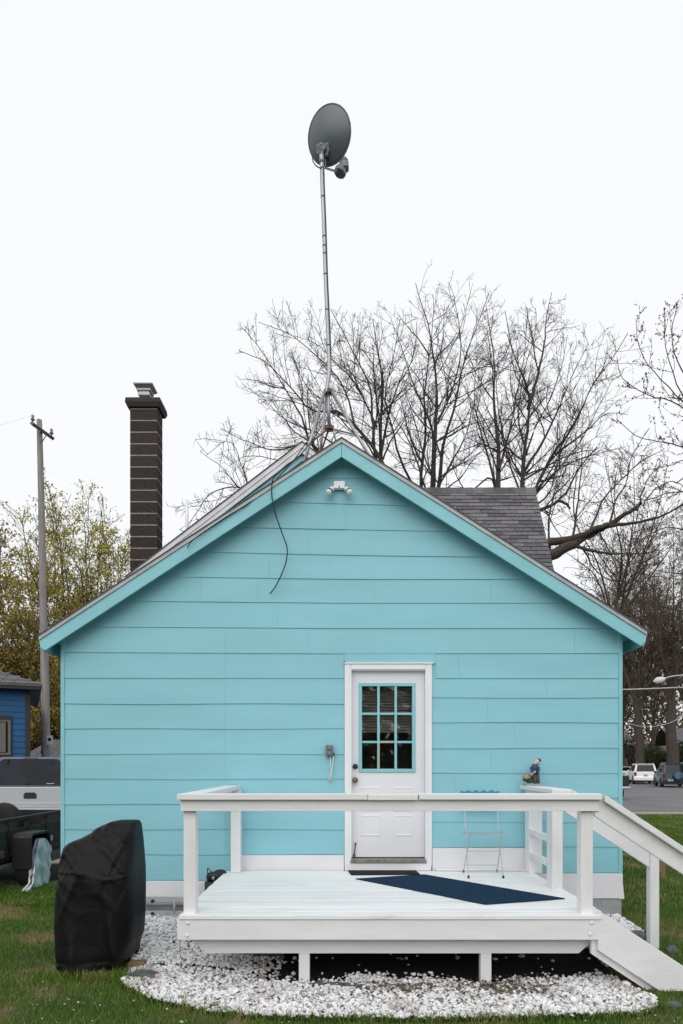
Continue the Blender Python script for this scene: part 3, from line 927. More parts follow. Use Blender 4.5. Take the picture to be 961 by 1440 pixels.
cab = [at(452, 600, 7.9), at(437, 622, 7.7), at(420, 642, 7.45), at(402, 655, 7.3), at(386, 671, RY - .03), at(382.5, 682, RY - .035), at(382.8, 700, RY - .03), at(388, 724, RY - .0),
       at(397, 750, RY + .1), at(404, 771, RY + .1), at(402.5, 790, RY + .1), at(396, 808, RY + .1), at(388, 824, RY + .12), at(380, 835, RY + .12)]
tag(MB().tube(spline(cab), .0065, 6).build('cable', M['cable'], None, True), 'loose black cable hanging over the rake onto the gable wall', 'cable')
cab2 = [at(437, 612, 7.9), at(423, 634, 7.62), at(404, 658, 7.4), at(380, 682, 7.3), at(352, 706, 7.25), at(320, 726, RY - .03), at(296, 742, RY - .03), at(276, 756, RY - .035), at(268, 763, RY - .035), at(263.5, 771, RY - .03)]
tag(MB().tube(spline(cab2), .0055, 6).build('cable', M['cable'], None, True), 'thin black cable lying along the left roof edge', 'cable')

# ------------------------------------------------------------------ satellite dish on its mast
sd = thing('satellite_dish', 'grey satellite dish on a tall bent mast with tripod on the ridge', 'satellite dish', (0, 7.95, 5.1))
TD = 7.95
collar = Vector(at(461.5, 551, TD)); foot_c = Vector(at(463, 602, TD))
MB().tube([foot_c - Vector((0, 0, .03)), collar + Vector((0, 0, .12))], .0195, 12).build('centre_tube', M['galv'], sd, True)
for nm, c in (('clamp_collar', collar), ('clamp_collar', foot_c)):
    MB().lathe([(.026, -.024), (.056, -.022), (.056, .018), (.026, .02)], c, (0, 0, 1), 8).build(nm, M['rust'], sd)
def rz_(x): return roof_z(x)
feet = [(-.46, 7.62), (.49, 7.75), (-.33, 8.5)]
for k, (fx, fy) in enumerate(feet):
    fp = Vector((fx, fy, rz_(fx) + .012))
    st = collar + Vector((-.040 if fx < -.4 else (.042 if fx > 0 else -.02), (fy - collar.y) * .1, -.012))
    MB().tube([st, fp + Vector((0, 0, .03))], .0185, 10).build('leg', M['galv'], sd, True)
    n_ = Vector((-.54 if fx < 0 else .53, 0, .84)).normalized()
    MB().lathe([(.055, -.01), (.055, .004), (0, .006)], fp, n_, 10).build('foot_plate', M['rust'], sd)
    mid = st.lerp(fp, (.60, .47, .55)[k])
    MB().tube([foot_c, mid], .011, 6).build('brace', M['galv'] if k == 1 else M['rust'], sd)
mast = [at(459.6, 552, TD - .03), at(460.6, 543, TD - .03), at(463, 520, TD - .02), at(462.4, 490, TD), at(460.3, 440, TD), at(458, 390, TD), at(455.8, 320, TD), at(453.6, 265, TD), at(452.4, 222, TD)]
MB().tube(spline(mast, 5), .0225, 12).build('mast', M['galv'], sd, True)
ms = [Vector(p) for p in mast]
for yy in (277, 333, 346, 357, 386, 436, 486):
    t_ = np.interp(yy, [222, 265, 320, 390, 440, 490, 520], [452.4, 453.6, 455.8, 458, 460.3, 462.4, 463])
    c = Vector(at(float(t_), yy, TD))
    MB().lathe([(.0228, -.007), (.0252, -.006), (.0252, .006), (.0228, .007)], c, (0.05, 0, 1), 10).build('cable_tie', M['black'], sd)
tape = [at(a_ + 3.0, b_, TD - .012) for a_, b_ in ((458.6, 548), (462.2, 524), (462.4, 490), (460.3, 440), (458, 390), (455.8, 320), (453.6, 265))] + [at(455.4, 236, TD - .012), at(450, 236, TD - .03), at(443, 231, TD - .03), at(439.5, 222, TD - .02), at(444, 214, TD + .06)]
MB().tube(spline(tape, 5), .0065, 6).build('coax', M['cable'], sd, True)
# dish
A, E_ = math.radians(28), math.radians(21)
n_ = Vector((math.sin(A) * math.cos(E_), math.cos(A) * math.cos(E_), math.sin(E_)))
u_ = Vector((math.cos(A), -math.sin(A), 0)); v_ = u_.cross(n_) * -1
v_ = n_.cross(u_) * -1 if (n_.cross(u_)).z < 0 else n_.cross(u_)
dc = Vector(at(463.5, 190.5, 8.2))
ra, rb = .285, .292
dm = MB()
vs, fs = [], []
NR, NT = 10, 48
for side in (0, 1):
    for i in range(NR + 1):
        r = i / NR
        for k in range(NT):
            t = 2 * math.pi * k / NT
            dep = -.075 * (1 - r * r) - (0.006 if side == 0 else 0)
            vs.append(dc + u_ * (ra * r * math.cos(t)) + v_ * (rb * r * math.sin(t)) + n_ * dep)
    o = side * (NR + 1) * NT
    for i in range(NR):
        for k in range(NT):
            q = (o + i * NT + k, o + i * NT + (k + 1) % NT, o + (i + 1) * NT + (k + 1) % NT, o + (i + 1) * NT + k)
            fs.append(q if side else q[::-1])
o2 = (NR + 1) * NT
for k in range(NT):
    fs.append((NR * NT + k, NR * NT + (k + 1) % NT, o2 + NR * NT + (k + 1) % NT, o2 + NR * NT + k))
dm.add(vs, fs)
dm.build('reflector', M['dish'], sd, True)
rim_pts = [dc + u_ * (ra * math.cos(t)) + v_ * (rb * math.sin(t)) - n_ * .004 for t in np.linspace(0, 2 * math.pi, 49)]
MB().tube(rim_pts, .0075, 6).build('rim', M['dish'], sd, True)
# bracket on the back near the bottom
def dk(px, py, back=0.0):
    """point on the dish back along the ray through px, py"""
    d0 = Vector(at(px, py, 1.0)) - Vector((0, 0, EYE))
    c = dc - n_ * (.075 * .55) - Vector((0, 0, EYE))
    t = c.dot(n_) / d0.dot(n_)
    return d0 * t + Vector((0, 0, EYE)) - n_ * back
bp_ = [dk(447.5, 206), dk(453.5, 201.5), dk(458, 204), dk(464.5, 202), dk(465.2, 214), dk(463, 221.5), dk(457, 221.5), dk(448, 219)]
k = len(bp_)
MB().add(bp_ + [p - n_ * .05 for p in bp_], [tuple(range(k)), tuple(range(2 * k - 1, k - 1, -1))] + [(i, (i + 1) % k, (i + 1) % k + k, i + k) for i in range(k)]).build('mount_plate', M['dish_arm'], sd, bevel=.004)
hubc = dk(458.5, 212, .05)
MB().lathe([(.036, 0), (.040, .012), (.030, .03), (0, .034)], hubc, -n_, 14).build('pivot', M['dish'], sd, True)
for q in ((450, 208), (450, 217), (454.5, 204.5), (463, 205.5), (461, 219.5)):
    MB().lathe([(.008, 0), (.008, .012), (0, .013)], dk(*q, .05), -n_, 6).build('bolt', M['galv'], sd)
MB().lathe([(.0255, -.06), (.0255, .03), (.022, .034)], at(452.3, 222, TD), (-.02, 0, 1), 12).build('mast_cap', M['galv'], sd, True)
MB().tube([at(452.3, 221, TD), dk(455, 213, .02)], .018, 8).build('neck', M['dish_arm'], sd)
a0, a1, a2 = Vector(dk(458.5, 221, .0)), Vector(at(457.5, 236, 8.22)), Vector(at(474, 241, 8.5))
MB().tube([a0, a1 - Vector((0, 0, 0)), a2], .013, 8).build('feed_arm', M['dish_arm'], sd)
lb = Vector(at(482, 234.5, 8.56))
wdir = (dc - lb); wdir = Vector((-.2, -.1, 1)).normalized()
l0 = Vector(at(478, 243.5, 8.55)); l1 = Vector(at(484.5, 223.5, 8.55))
MB().lathe([(.064, -.016), (.078, 0), (.076, .04), (.060, .075), (.044, .10), (.048, .12), (.056, .155), (.056, .18), (.036, .195), (0, .198)], l0, (l1 - l0), 9).build('receiver_head', M['dish_arm'], sd)
l2 = Vector(at(491, 234, 8.55))
MB().lathe([(.07, 0), (.07, .05), (.05, .085), (0, .088)], l0.lerp(l1, .45), (l2 - l0.lerp(l1, .45)), 6).build('receiver_horn', M['dish_arm'], sd)

# ------------------------------------------------------------------ deck
H = 0.515
deck = thing('deck', 'white painted wooden deck with railing and side stairs', 'deck', (0.35, 5.24, 0))
FYD = 5.24
DX0, DX1 = -1.25, 2.0
nb = 15
pitch = (7.405 - 5.225) / nb
for i in range(nb):
    y0 = 5.225 + i * pitch
    wob = rng.uniform(-.004, .004, 2)
    xr = 1.99 if i < 1 else 2.05
    MB().box(DX0 + wob[0], xr + wob[1], y0 + .003, y0 + pitch - .0035, H - .034, H + rng.uniform(-.0015, .0015)).build('deck_board', M['deck_white'], deck, bevel=.004, seg=2)
px0, px1 = (249 - CX) / (F / FYD), (847.5 - CX) / (F / FYD)
MB().box(px0, px1, FYD, FYD + .038, .322, H - .038).build('fascia_board', M['white'], deck, bevel=.004)
MB().box(DX0 + .02, DX0 + .058, FYD + .039, 7.4, .322, H - .036).build('rim_joist', M['white'], deck)
MB().box(1.99, 2.028, FYD + .039, 7.4, .322, H - .036).build('rim_joist', M['white'], deck)
for q in ((264.5, 1298), (263.5, 1315.5), (832.5, 1298), (830.5, 1314)):
    c = ((q[0] - CX) * FYD / F, FYD, EYE - (q[1] - CY) * FYD / F)
    MB().lathe([(.017, 0), (.016, .004), (.007, .007), (0, .007)], c, (0, -1, 0), 12).build('carriage_bolt', M['white'], deck, True)
bz0, bz1 = .186, .3215
BY = 5.36
xa, xb = (267 - CX) * BY / F, (834 - CX) * BY / F
MB().prism_xz([(xa, bz1), (xa + .02, bz1 - .03), (xa + .13, bz0), (xb - .11, bz0), (xb - .01, bz1 - .05), (xb, bz1)], BY, BY + .076).build('beam', M['white'], deck, bevel=.003)
for yj in np.arange(-1.0, 2.0, .41):
    MB().box(yj, yj + .038, FYD + .04, 7.4, .3225, H - .036).build('joist', M['white_post'], deck)
for px in (428, 684):
    x = (px - CX) * 5.36 / F
    MB().box(x - .0425, x + .0425, 5.362, 5.435, -.25, bz0 - .001).build('support_post', M['white_post'], deck, bevel=.004)
for x in (-.30, 1.15):
    MB().box(x - .045, x + .045, 7.0, 7.09, -.2, .322).build('support_post', M['white_post'], deck)
# railing posts
CAPZ = 1.443
def post(x0, x1, y0, y1, z0, z1, nm='railing_post'):
    return MB().box(x0, x1, y0, y1, z0, z1).build(nm, M['white_post'], deck, bevel=.004)
post(-1.222, -1.128, 5.282, 5.375, H - .03, 1.354)
post(1.852, 1.945, 5.282, 5.375, H - .03, 1.354)
post(-1.178, -1.075, 7.26, 7.36, H + .001, CAPZ - .046)
post(1.985, 2.125, 7.23, 7.39, H + .001, CAPZ - .041)
post(1.944, 2.042, 6.30, 6.47, H + .001, CAPZ - .046)
# front apron and cap in three lengths
FC = 5.2
cx0 = (248.5 - CX) * FC / F; cx1 = (848 - CX) * FC / F
MB().box(cx0 + .02, cx1 - .012, FC + .040, FC + .078, 1.310, 1.3975).build('railing_board', M['white'], deck, bevel=.003)
j1, j2 = (517.5 - CX) * FC / F, (589.5 - CX) * FC / F
for a, b, dz in ((cx0, j1, 0.0), (j1, j2, -.0025), (j2, cx1, .001)):
    MB().prism_xz([(a + .0015, CAPZ - .044 + dz), (b - .0015 - .012, CAPZ - .044 + dz), (b - .0015, CAPZ + dz), (a + .0015, CAPZ + dz)] if b is j2 else
                  [(a + .0015, CAPZ - .044 + dz), (b - .0015, CAPZ - .044 + dz), (b - .0015, CAPZ + dz), (a + .0015, CAPZ + dz)], FC, FC + .14).build('railing_cap', M['white'], deck, bevel=.004)
# left side cap and apron
MB().box(cx0, cx0 + .165, FC + .1425, 7.37, CAPZ - .043, CAPZ - .001).build('railing_cap', M['white'], deck, bevel=.004)
MB().box(cx0 + .06, cx0 + .098, FC + .145, 7.25, 1.310, 1.3975).build('railing_board', M['white'], deck, bevel=.003)
# right side guard near the wall
MB().box(1.925, 2.11, 6.24, 7.38, CAPZ - .040, CAPZ - .001).build('railing_cap', M['white'], deck, bevel=.004)
MB().box(1.965, 2.003, 6.475, 7.225, 1.310, 1.3995).build('railing_board', M['white'], deck, bevel=.003)
for z in (.955, .715):
    MB().box(1.985, 2.035, 6.473, 7.228, z - .03, z + .03).build('guard_rail', M['white'], deck, bevel=.004)
MB().box(wx(612), wx(737), WY - .075, WY - .028, H + .004, H + .022).build('base_moulding', M['white'], deck, bevel=.004)
# stairs to the right
SLP = .66
def sl(x, z_at, x_at=1.965): return z_at - SLP * (x - x_at)
def stringer(y0, y1, top, bot, x0, zend=-.2, drop=0):
    xe_t = x0 + (top - zend) / SLP
    return MB().prism_xz([(x0, bot), (x0, top), (x0 + (top + .06) / SLP, -.06), (x0 + (top + .06) / SLP, -.14), (x0 + (bot + .075) / SLP, -.14), (x0 + (bot + .075) / SLP, -.075)], y0, y1)
stringer(FYD - .001, FYD + .036, .553, .243, 1.968).build('stair_stringer', M['white'], deck, bevel=.004)
stringer(FYD + .0365, FYD + .075, .51, .205, 1.93).build('stair_stringer', M['white'], deck, bevel=.003)
stringer(6.27, 6.31, .553, .243, 1.968).build('stair_stringer', M['white'], deck, bevel=.004)
for k in range(3):
    z = H - .15 * (k + 1) - .02; x = 1.99 + .20 * k
    MB().box(x + .01, x + .30, FYD + .077, 6.268, z - .036, z).build('stair_tread', M['deck_white'], deck, bevel=.004)
# sloped hand rails: front and back
def rail(y0, y1, x0, z0, x1, thick, nm, m=M['white']):
    z1 = z0 - SLP * (x1 - x0)
    return MB().prism_xz([(x0, z0 - thick), (x1, z1 - thick), (x1, z1), (x0, z0)], y0, y1).build(nm, m, deck, bevel=.004)
rail(FC, FC + .14, 2.0085, CAPZ - .006, 3.0, .052, 'hand_rail')
rail(FC + .055, FC + .093, 1.95, CAPZ - .022, 2.99, .15, 'railing_board')
rail(6.24, 6.38, 2.112, CAPZ - .006, 2.93, .048, 'hand_rail')
rail(6.285, 6.323, 2.045, CAPZ - .012, 2.838, .19, 'railing_board')
post(2.842, 2.925, 6.285, 6.37, -.12, .905, 'newel_post')
post(2.905, 2.995, FC + .094, FC + .18, -.25, .80, 'newel_post')

# ------------------------------------------------------------------ mats
def flat_mat(name, pts, z0, z1, m, label, cat):
    o = MB().prism_xy(pts, z0, z1).build(name, m, None, bevel=.003)
    return tag(o, label, cat)
rug = flat_mat('rug', [(.139, 6.852), (1.181, 5.606), (1.912, 5.842), (.8626, 7.115)], H + .002, H + .011, M['rug'], 'navy blue ribbed rug lying diagonally on the deck', 'rug')
flat_mat('doormat', [(.10, 7.10), (.82, 7.12), (.80, 7.37), (.07, 7.37)], H + .0022, H + .014, M['doormat'], 'small black rubber doormat below the back door', 'doormat')

# ------------------------------------------------------------------ bistro chair
cd = 7.02
k_ = cd / F
def cpt(px, py, dd=0.0): return at(px, py, cd + dd)
chair = thing('folding_chair', 'thin wire folding chair with wavy blue back slat against the wall', 'chair', (1.46, 7.1, H))
zH = H + .003
def q(px, z, y): return ((px - CX) * y / F, y, z)
seatz = H + .445
lf, rf = (653.5, 703)
for sx, (fa, fb, ta, tb) in enumerate(((652.2, 659.2, 661.5, 655), (699.2, 708.2, 706.6, 701.0))):
    # rear-top to front-foot leg carries the back; second leg crosses it
    fr = Vector(q(fb, zH, 6.92)); bk = Vector(q(fa, zH, 7.30))
    topA = Vector(q(ta, seatz, 6.98)); topB = Vector(q(tb, seatz - .005, 7.28))
    MB().tube([bk, topA], .005, 6).build('leg', M['chair_steel'], chair)
    MB().tube([fr, topB, Vector(q(tb - (1.5 if sx == 0 else 1.5), H + .86, 7.38))], .005, 6).build('leg', M['chair_steel'], chair)
    for fp in (fr, bk):
        MB().lathe([(.011, 0), (.012, .02), (.007, .03)], fp - Vector((0, 0, .003)), (0, 0, 1), 8).build('foot', M['black'], chair)
for (pa, pb, z, y) in ((657.5, 701.8, H + .25, 7.12), (653.5, 699.5, H + .085, 7.26), (660, 707, H + .06, 6.95)):
    MB().tube([q(pa, z, y), q(pb, z, y)], .005, 6).build('cross_bar', M['chair_steel'], chair)
for i in range(6):
    y = 6.98 + i * .036
    pts = [q(651.5 + 1.0 * (i % 2), seatz + .006, y), q(668, seatz - .006, y), q(688, seatz - .008, y), q(709.5 - .5 * i, seatz + .008, y)]
    v0 = MB()
    for a, b in zip(pts[:-1], pts[1:]):
        v0.hexa([(a[0], y, a[2] - .003), (b[0], y, b[2] - .003), (b[0], y, b[2] + .003), (a[0], y, a[2] + .003), (a[0], y + .016, a[2] - .003), (b[0], y + .016, b[2] - .003), (b[0], y + .016, b[2] + .003), (a[0], y + .016, a[2] + .003)])
    v0.build('seat_slat', M['chair_steel'], chair)
for zb, zt, wavy in ((H + .80, H + .868, True), (H + .68, H + .74, False)):
    yb = 7.365
    xa, xb = (648 - CX) * yb / F, (702.5 - CX) * yb / F
    up, lo = [], []
    for i in range(25):
        t = i / 24
        w = .010 * (math.cos(t * 2 * math.pi * 5)) if wavy else 0
        up.append((xa + (xb - xa) * t, zt + w - (.012 if i in (0, 24) else 0)))
        lo.append((xa + (xb - xa) * t, zb - w * .6))
    MB().prism_xz(lo + up[::-1], yb, yb + .012).build('back_slat', M['chair_blue'], chair)

# ------------------------------------------------------------------ figurine on the railing end
fgd = 7.30
fg = thing('figurine', 'small painted garden figurine holding a tan sack on the railing end', 'figurine', at(750, 1104.5, fgd))
def g_(px, py, dd=0.0): return at(px, py, fgd + dd)
zcap = CAPZ - .001
bx = g_(748, 1100)
MB().prism_xy([((737 - CX) * fgd / F, 7.22), ((759 - CX) * fgd / F, 7.24), ((759.5 - CX) * fgd / F, 7.36), ((738 - CX) * fgd / F, 7.36)], zcap + .0005, zcap + .018).build('base', M['stone_base'], fg, bevel=.004)
MB().tube([g_(752.2, 1102), g_(752.6, 1096), g_(753.5, 1089), g_(754, 1084)], [.020, .022, .026, .028], 10).tube([g_(757.5, 1102), g_(757.3, 1096), g_(756, 1089), g_(755.5, 1084)], [.014, .018, .022, .024], 10).build('trousers', M['figure_grey'], fg, True)
MB().tube([g_(754.5, 1090), g_(753, 1085), g_(752.3, 1079), g_(753.5, 1074.5)], [.026, .040, .042, .026], 12).build('coat', M['cloth_blue'], fg, True)
MB().tube([g_(747.8, 1080, -.02), g_(748.5, 1085, -.05), g_(752, 1086.5, -.06)], [.018, .016, .012], 8).tube([g_(757.5, 1079, -.02), g_(758, 1084, -.05), g_(754.5, 1087, -.06)], [.014, .013, .011], 8).build('sleeve', M['cloth_blue'], fg, True)
MB().ball(g_(752.3, 1085.8, -.065), .013).build('hand', M['figure_white'], fg, True)
MB().ball(g_(755.3, 1071.5), (.034, .033, .032)).ball(g_(753, 1073.3, -.01), (.028, .026, .022)).ball(g_(759.3, 1073.6, -.012), (.016, .016, .013)).build('head', M['figure_white'], fg, True)
MB().ball(g_(758.6, 1069.5, .0), (.022, .03, .022)).ball(g_(757.2, 1067.8), (.016, .02, .010)).build('cap', M['figure_grey'], fg, True)
MB().tube([g_(751.5, 1086.5, -.06), g_(746, 1091, -.06)], [.009, .016], 8).ball(g_(740.8, 1092.8, -.04), (.040, .03, .028)).build('sack', M['figure_tan'], fg, True)
MB().ball(g_(738.5, 1096.5, -.02), (.024, .03, .022)).ball(g_(745, 1098, 0), (.044, .035, .026)).ball(g_(750, 1093.5, .01), (.028, .03, .030)).build('bush', M['figure_green'], fg, True)

# ------------------------------------------------------------------ covered grill
grill = thing('covered_grill', 'barbecue grill under a black fabric cover on the lawn', 'grill', (-2.0, 5.9, -.05))
GD = 5.62
def gz_(py): return EYE - (py - CY) * GD / F
def gx_(px): return (px - CX) * GD / F
prof = [  # py, left px, right px, near y, far y
    (1366, 77, 196, 5.02, 5.66), (1345, 75.5, 200, 5.02, 5.67), (1330, 75.3, 204.5, 5.03, 5.68), (1300, 75, 206.5, 5.04, 5.68), (1270, 76.5, 206.8, 5.05, 5.68),
    (1240, 80, 206.3, 5.06, 5.68), (1228, 82, 205.6, 5.08, 5.67), (1215, 84, 204.6, 5.12, 5.66), (1205, 86, 203.6, 5.15, 5.65), (1196, 91, 202.4, 5.18, 5.64), (1190, 98, 201.6, 5.20, 5.63),
    (1183, 116, 200.4, 5.23, 5.61), (1176, 130, 198.8, 5.26, 5.60), (1169, 139, 197.2, 5.28, 5.58), (1164, 150, 195.6, 5.31, 5.55), (1160.5, 160, 193.4, 5.34, 5.51), (1158.6, 170, 190, 5.38, 5.47)]
pz = np.array([gz_(p[0]) for p in prof]); pl = np.array([(p[1] - CX) * (p[3] + .66) / F for p in prof]); pr = np.array([(p[2] - CX) * (p[4] + .46) / F for p in prof])
pn = np.array([p[3] for p in prof]) + .55; pf = np.array([p[4] for p in prof]) + .58
NZ, NT = 130, 200
tt = np.linspace(0, 1, NZ)
sidx = np.interp(tt, np.linspace(0, 1, len(prof)), np.arange(len(prof)))
zz = np.interp(sidx, np.arange(len(prof)), pz)
LL, RR = np.interp(sidx, np.arange(len(prof)), pl), np.interp(sidx, np.arange(len(prof)), pr)
NN, FF = np.interp(sidx, np.arange(len(prof)), pn), np.interp(sidx, np.arange(len(prof)), pf)
th = np.linspace(0, 2 * np.pi, NT, endpoint=False)
ex = 0.42
sgnp = lambda a, e: np.sign(a) * np.abs(a) ** e
verts = []
zlo, zhi = zz[0], zz[-1]
for i in range(NZ):
    cxm, cym = (LL[i] + RR[i]) / 2, (NN[i] + FF[i]) / 2
    hx, hy = (RR[i] - LL[i]) / 2, (FF[i] - NN[i]) / 2
    x = cxm + hx * sgnp(np.cos(th), ex); y = cym + hy * sgnp(np.sin(th), ex)
    hgt = (zz[i] - zlo) / (zhi - zlo)
    low = np.clip(1 - hgt * 1.25, 0, 1)
    # hanging folds, stronger below; slanted creases over the hood
    fold = (0.022 * np.sin(x * 17 + 1.2 + 1.5 * np.sin(zz[i] * 3)) + 0.014 * np.sin(x * 37 + zz[i] * 5)) * np.sqrt(low) * (0.35 + 0.65 * low)
    crease = 0.020 * np.maximum(0, np.sin((x * 0.9 + zz[i] * 0.9) * 19)) ** 3 * np.clip(hgt * 2.2 - .7, 0, 1)
    crease += 0.016 * np.maximum(0, np.sin((x * 1.2 - zz[i] * .5) * 23 + 1)) ** 4 * np.clip(hgt * 2 - .5, 0, 1)
    ridge = 0.007 * np.exp(-((zz[i] - gz_(1232) + 0.03 * np.sin(x * 9)) / .014) ** 2)
    def pull(a, b, ph, k): return np.clip(1 - np.abs(np.sin(a * x + b * zz[i] + ph)) * k, 0, 1) ** 2
    sharp = .012 * pull(7, 9, .4, 3.2) * np.clip(hgt * 1.6 - .45, 0, 1) + .010 * pull(11, -6, 1.3, 3.4) * np.clip(hgt * 1.5 - .35, 0, 1) + .009 * pull(5, 16, 2.2, 4) * np.clip(hgt - .45, 0, 1)
    sharp = sharp + .013 * pull(9, 1.5 * np.sin(i * .06), .9, 2.6) * low + .010 * pull(14, -1.2, 2.6, 3.0) * low
    hem = .006 if i < 4 else 0.0
    seam = .004 * np.exp(-((x - (LL[i] + RR[i]) / 2 - .10) / .006) ** 2)
    dn = fold + crease + ridge + sharp + hem + seam
    nrm = np.stack([np.cos(th), np.sin(th)], 1)
    front = np.clip(-np.sin(th) + .3, 0, 1)
    sid = np.clip(np.abs(np.cos(th)) - .5, 0, 1)
    y = y - dn * front * 1.2
    x = x + np.sign(np.cos(th)) * dn * sid * .25
    zrow = np.full(NT, zz[i])
    if i < 14:   # uneven hem: higher towards the right
        k2 = (1 - i / 14)
        zrow = zrow + k2 * (np.clip((x - gx_(130)) / .38, 0, 1) * .10 + .012 * np.sin(x * 21))
    verts.append(np.stack([x, y, zrow], 1))
verts = np.concatenate(verts)
ii = np.arange(NZ * NT).reshape(NZ, NT)
qd = np.stack([ii[:-1], np.roll(ii, -1, 1)[:-1], np.roll(ii, -1, 1)[1:], ii[1:]], -1).reshape(-1, 4)
cap_f = ii[-1][None, :]
cov = link('cover', np_mesh('cover', verts, [qd, cap_f], M['cover'], True), grill)
MB().box(-2.26, -1.84, 5.70, 6.18, -.01, .5).build('cabinet', M['black'], grill, bevel=.01)
for (px, y) in ((97, 5.70), (163, 5.72), (97, 6.18), (163, 6.18)):
    MB().tube([(gx_(px) - .02, y, .0), (gx_(px) + .02, y, .0)], .055, 14).build('wheel', M['tyre'], grill)

# ------------------------------------------------------------------ small things on the ground by the house
lad = thing('ladder', 'pale grey aluminium ladder lying on its side along the footing', 'ladder', (-2.1, 7.36, 0))
for z in (.215, .06):
    MB().box(-2.75, -1.5, 7.345, 7.375, z - .03, z + .03).add([], []).build('side_rail', M['drip'], lad, bevel=.003)
for x in (-2.62, -2.32, -2.02 - .1, -1.80):
    MB().tube([(x, 7.36, .06), (x, 7.36, .215)], .017, 8).build('rung', M['drip'], lad, True)
for x in (-2.03, -1.665):
    for z in (.20, .065):
        MB().lathe([(.018, 0), (.020, .012), (.012, .02), (0, .022)], (x, 7.345, z), (0, -1, 0), 10).build('rung_plug', M['black'], lad)
bag = thing('hose_bundle', 'small black tangled bundle on the ground left of the deck', 'hose', at(303, 1238, 7.2))
bd = 7.2
MB().ball(at(303, 1232, bd), (.085, .07, .05)).ball(at(310, 1228, bd + .05), (.07, .06, .04)).ball(at(296, 1234, bd), (.045, .05, .055)).tube([at(300, 1240, bd), at(300, 1290, bd)], .09, 10).build('bundle', M['black'], bag, True)
MB().tube(spline([at(292.5, 1240, bd), at(292, 1228, bd), at(292.2, 1221, bd), at(295, 1224, bd), at(300, 1229, bd)]), .005, 6).build('hose_end', M['black'], bag, True)
MB().ball(at(300, 1235.5, bd - .075), (.018, .01, .02)).build('fitting', M['galv'], bag, True)

# edging rocks
def rock(c, r, seed, label, m=M['rockgrey'], nm='edging_rock'):
    rr = np.random.default_rng(seed)
    bm = bmesh.new(); bmesh.ops.create_icosphere(bm, subdivisions=2, radius=1)
    for v in bm.verts:
        d = 1 + .22 * math.sin(v.co.x * 3 + seed) * math.cos(v.co.y * 3 + seed * 2) + rr.uniform(-.07, .07)
        v.co = Vector((v.co.x * r[0] * d, v.co.y * r[1] * d, v.co.z * r[2] * d))
    me = bpy.data.meshes.new(nm); bm.to_mesh(me); bm.free(); me.materials.append(m)
    o = link(nm, me); o.location = c; o.rotation_euler = (0, 0, rr.uniform(-.4, .4))
    return tag(o, label, 'rock')
rock((-1.58, 5.52, -.05), (.15, .10, .05), 3, 'flat dark grey rock at the left gravel corner beside the grill')
rock((-.02, 5.30, -.06), (.34, .07, .035), 5, 'long dark grey rock beside the left support post under the deck')
rock((2.86, 6.62, .0), (.10, .08, .06), 8, 'grey edging rock near the house corner, behind the stairs')
rock((3.0, 6.2, -.03), (.06, .05, .05), 11, 'grey edging rock at the foot of the back newel post')
rock((2.38, 4.9, -.06), (.06, .04, .03), 13, 'small grey rock at the right end of the gravel bed')
tag(MB().prism_xy([(-1.80, 5.74), (-1.665, 5.76), (-1.67, 5.86), (-1.80, 5.84)], -.06, .0).build('brick_paver', M['cardboard'], None, bevel=.006), 'tan paving block behind the grill at the gravel edge', 'paver')
# cinder block lying in the shade under the deck
cb = MB().box(-.78, -.52, 6.0, 6.2, -.04, .14).build('cinder_block', M['rockgrey'], None, bevel=.006)
tag(cb, 'shaded concrete block standing under the left part of the deck', 'block')
# stake with brown boards on the lawn
stake = thing('wooden_stake', 'short brown wooden boards fixed on a stake on the right lawn', 'stake', (2.95, 6.3, 0))
sdp = 6.45
MB().box((926.5 - CX) * sdp / F, (931 - CX) * sdp / F, sdp, sdp + .03, at(0, 1227, sdp)[2], at(0, 1197, sdp)[2]).build('board', M['cardboard'], stake, bevel=.003)
MB().box((931.3 - CX) * sdp / F, (938 - CX) * sdp / F, sdp + .02, sdp + .05, at(0, 1236, sdp)[2], at(0, 1212, sdp)[2]).build('board', M['cardboard'], stake, bevel=.003)
MB().box((927 - CX) * sdp / F, (930 - CX) * sdp / F, sdp + .051, sdp + .075, -.05, at(0, 1200, sdp)[2]).build('stake_post', M['cardboard'], stake)

# ------------------------------------------------------------------ gravel stones
base = MB().ball((0, 0, 0), 1, 3, 2)
ico = bmesh.new(); bmesh.ops.create_icosphere(ico, subdivisions=1, radius=1.0)
iv = np.array([v.co[:] for v in ico.verts]); itri = np.array([[v.index for v in f.verts] for f in ico.faces]); ico.free()


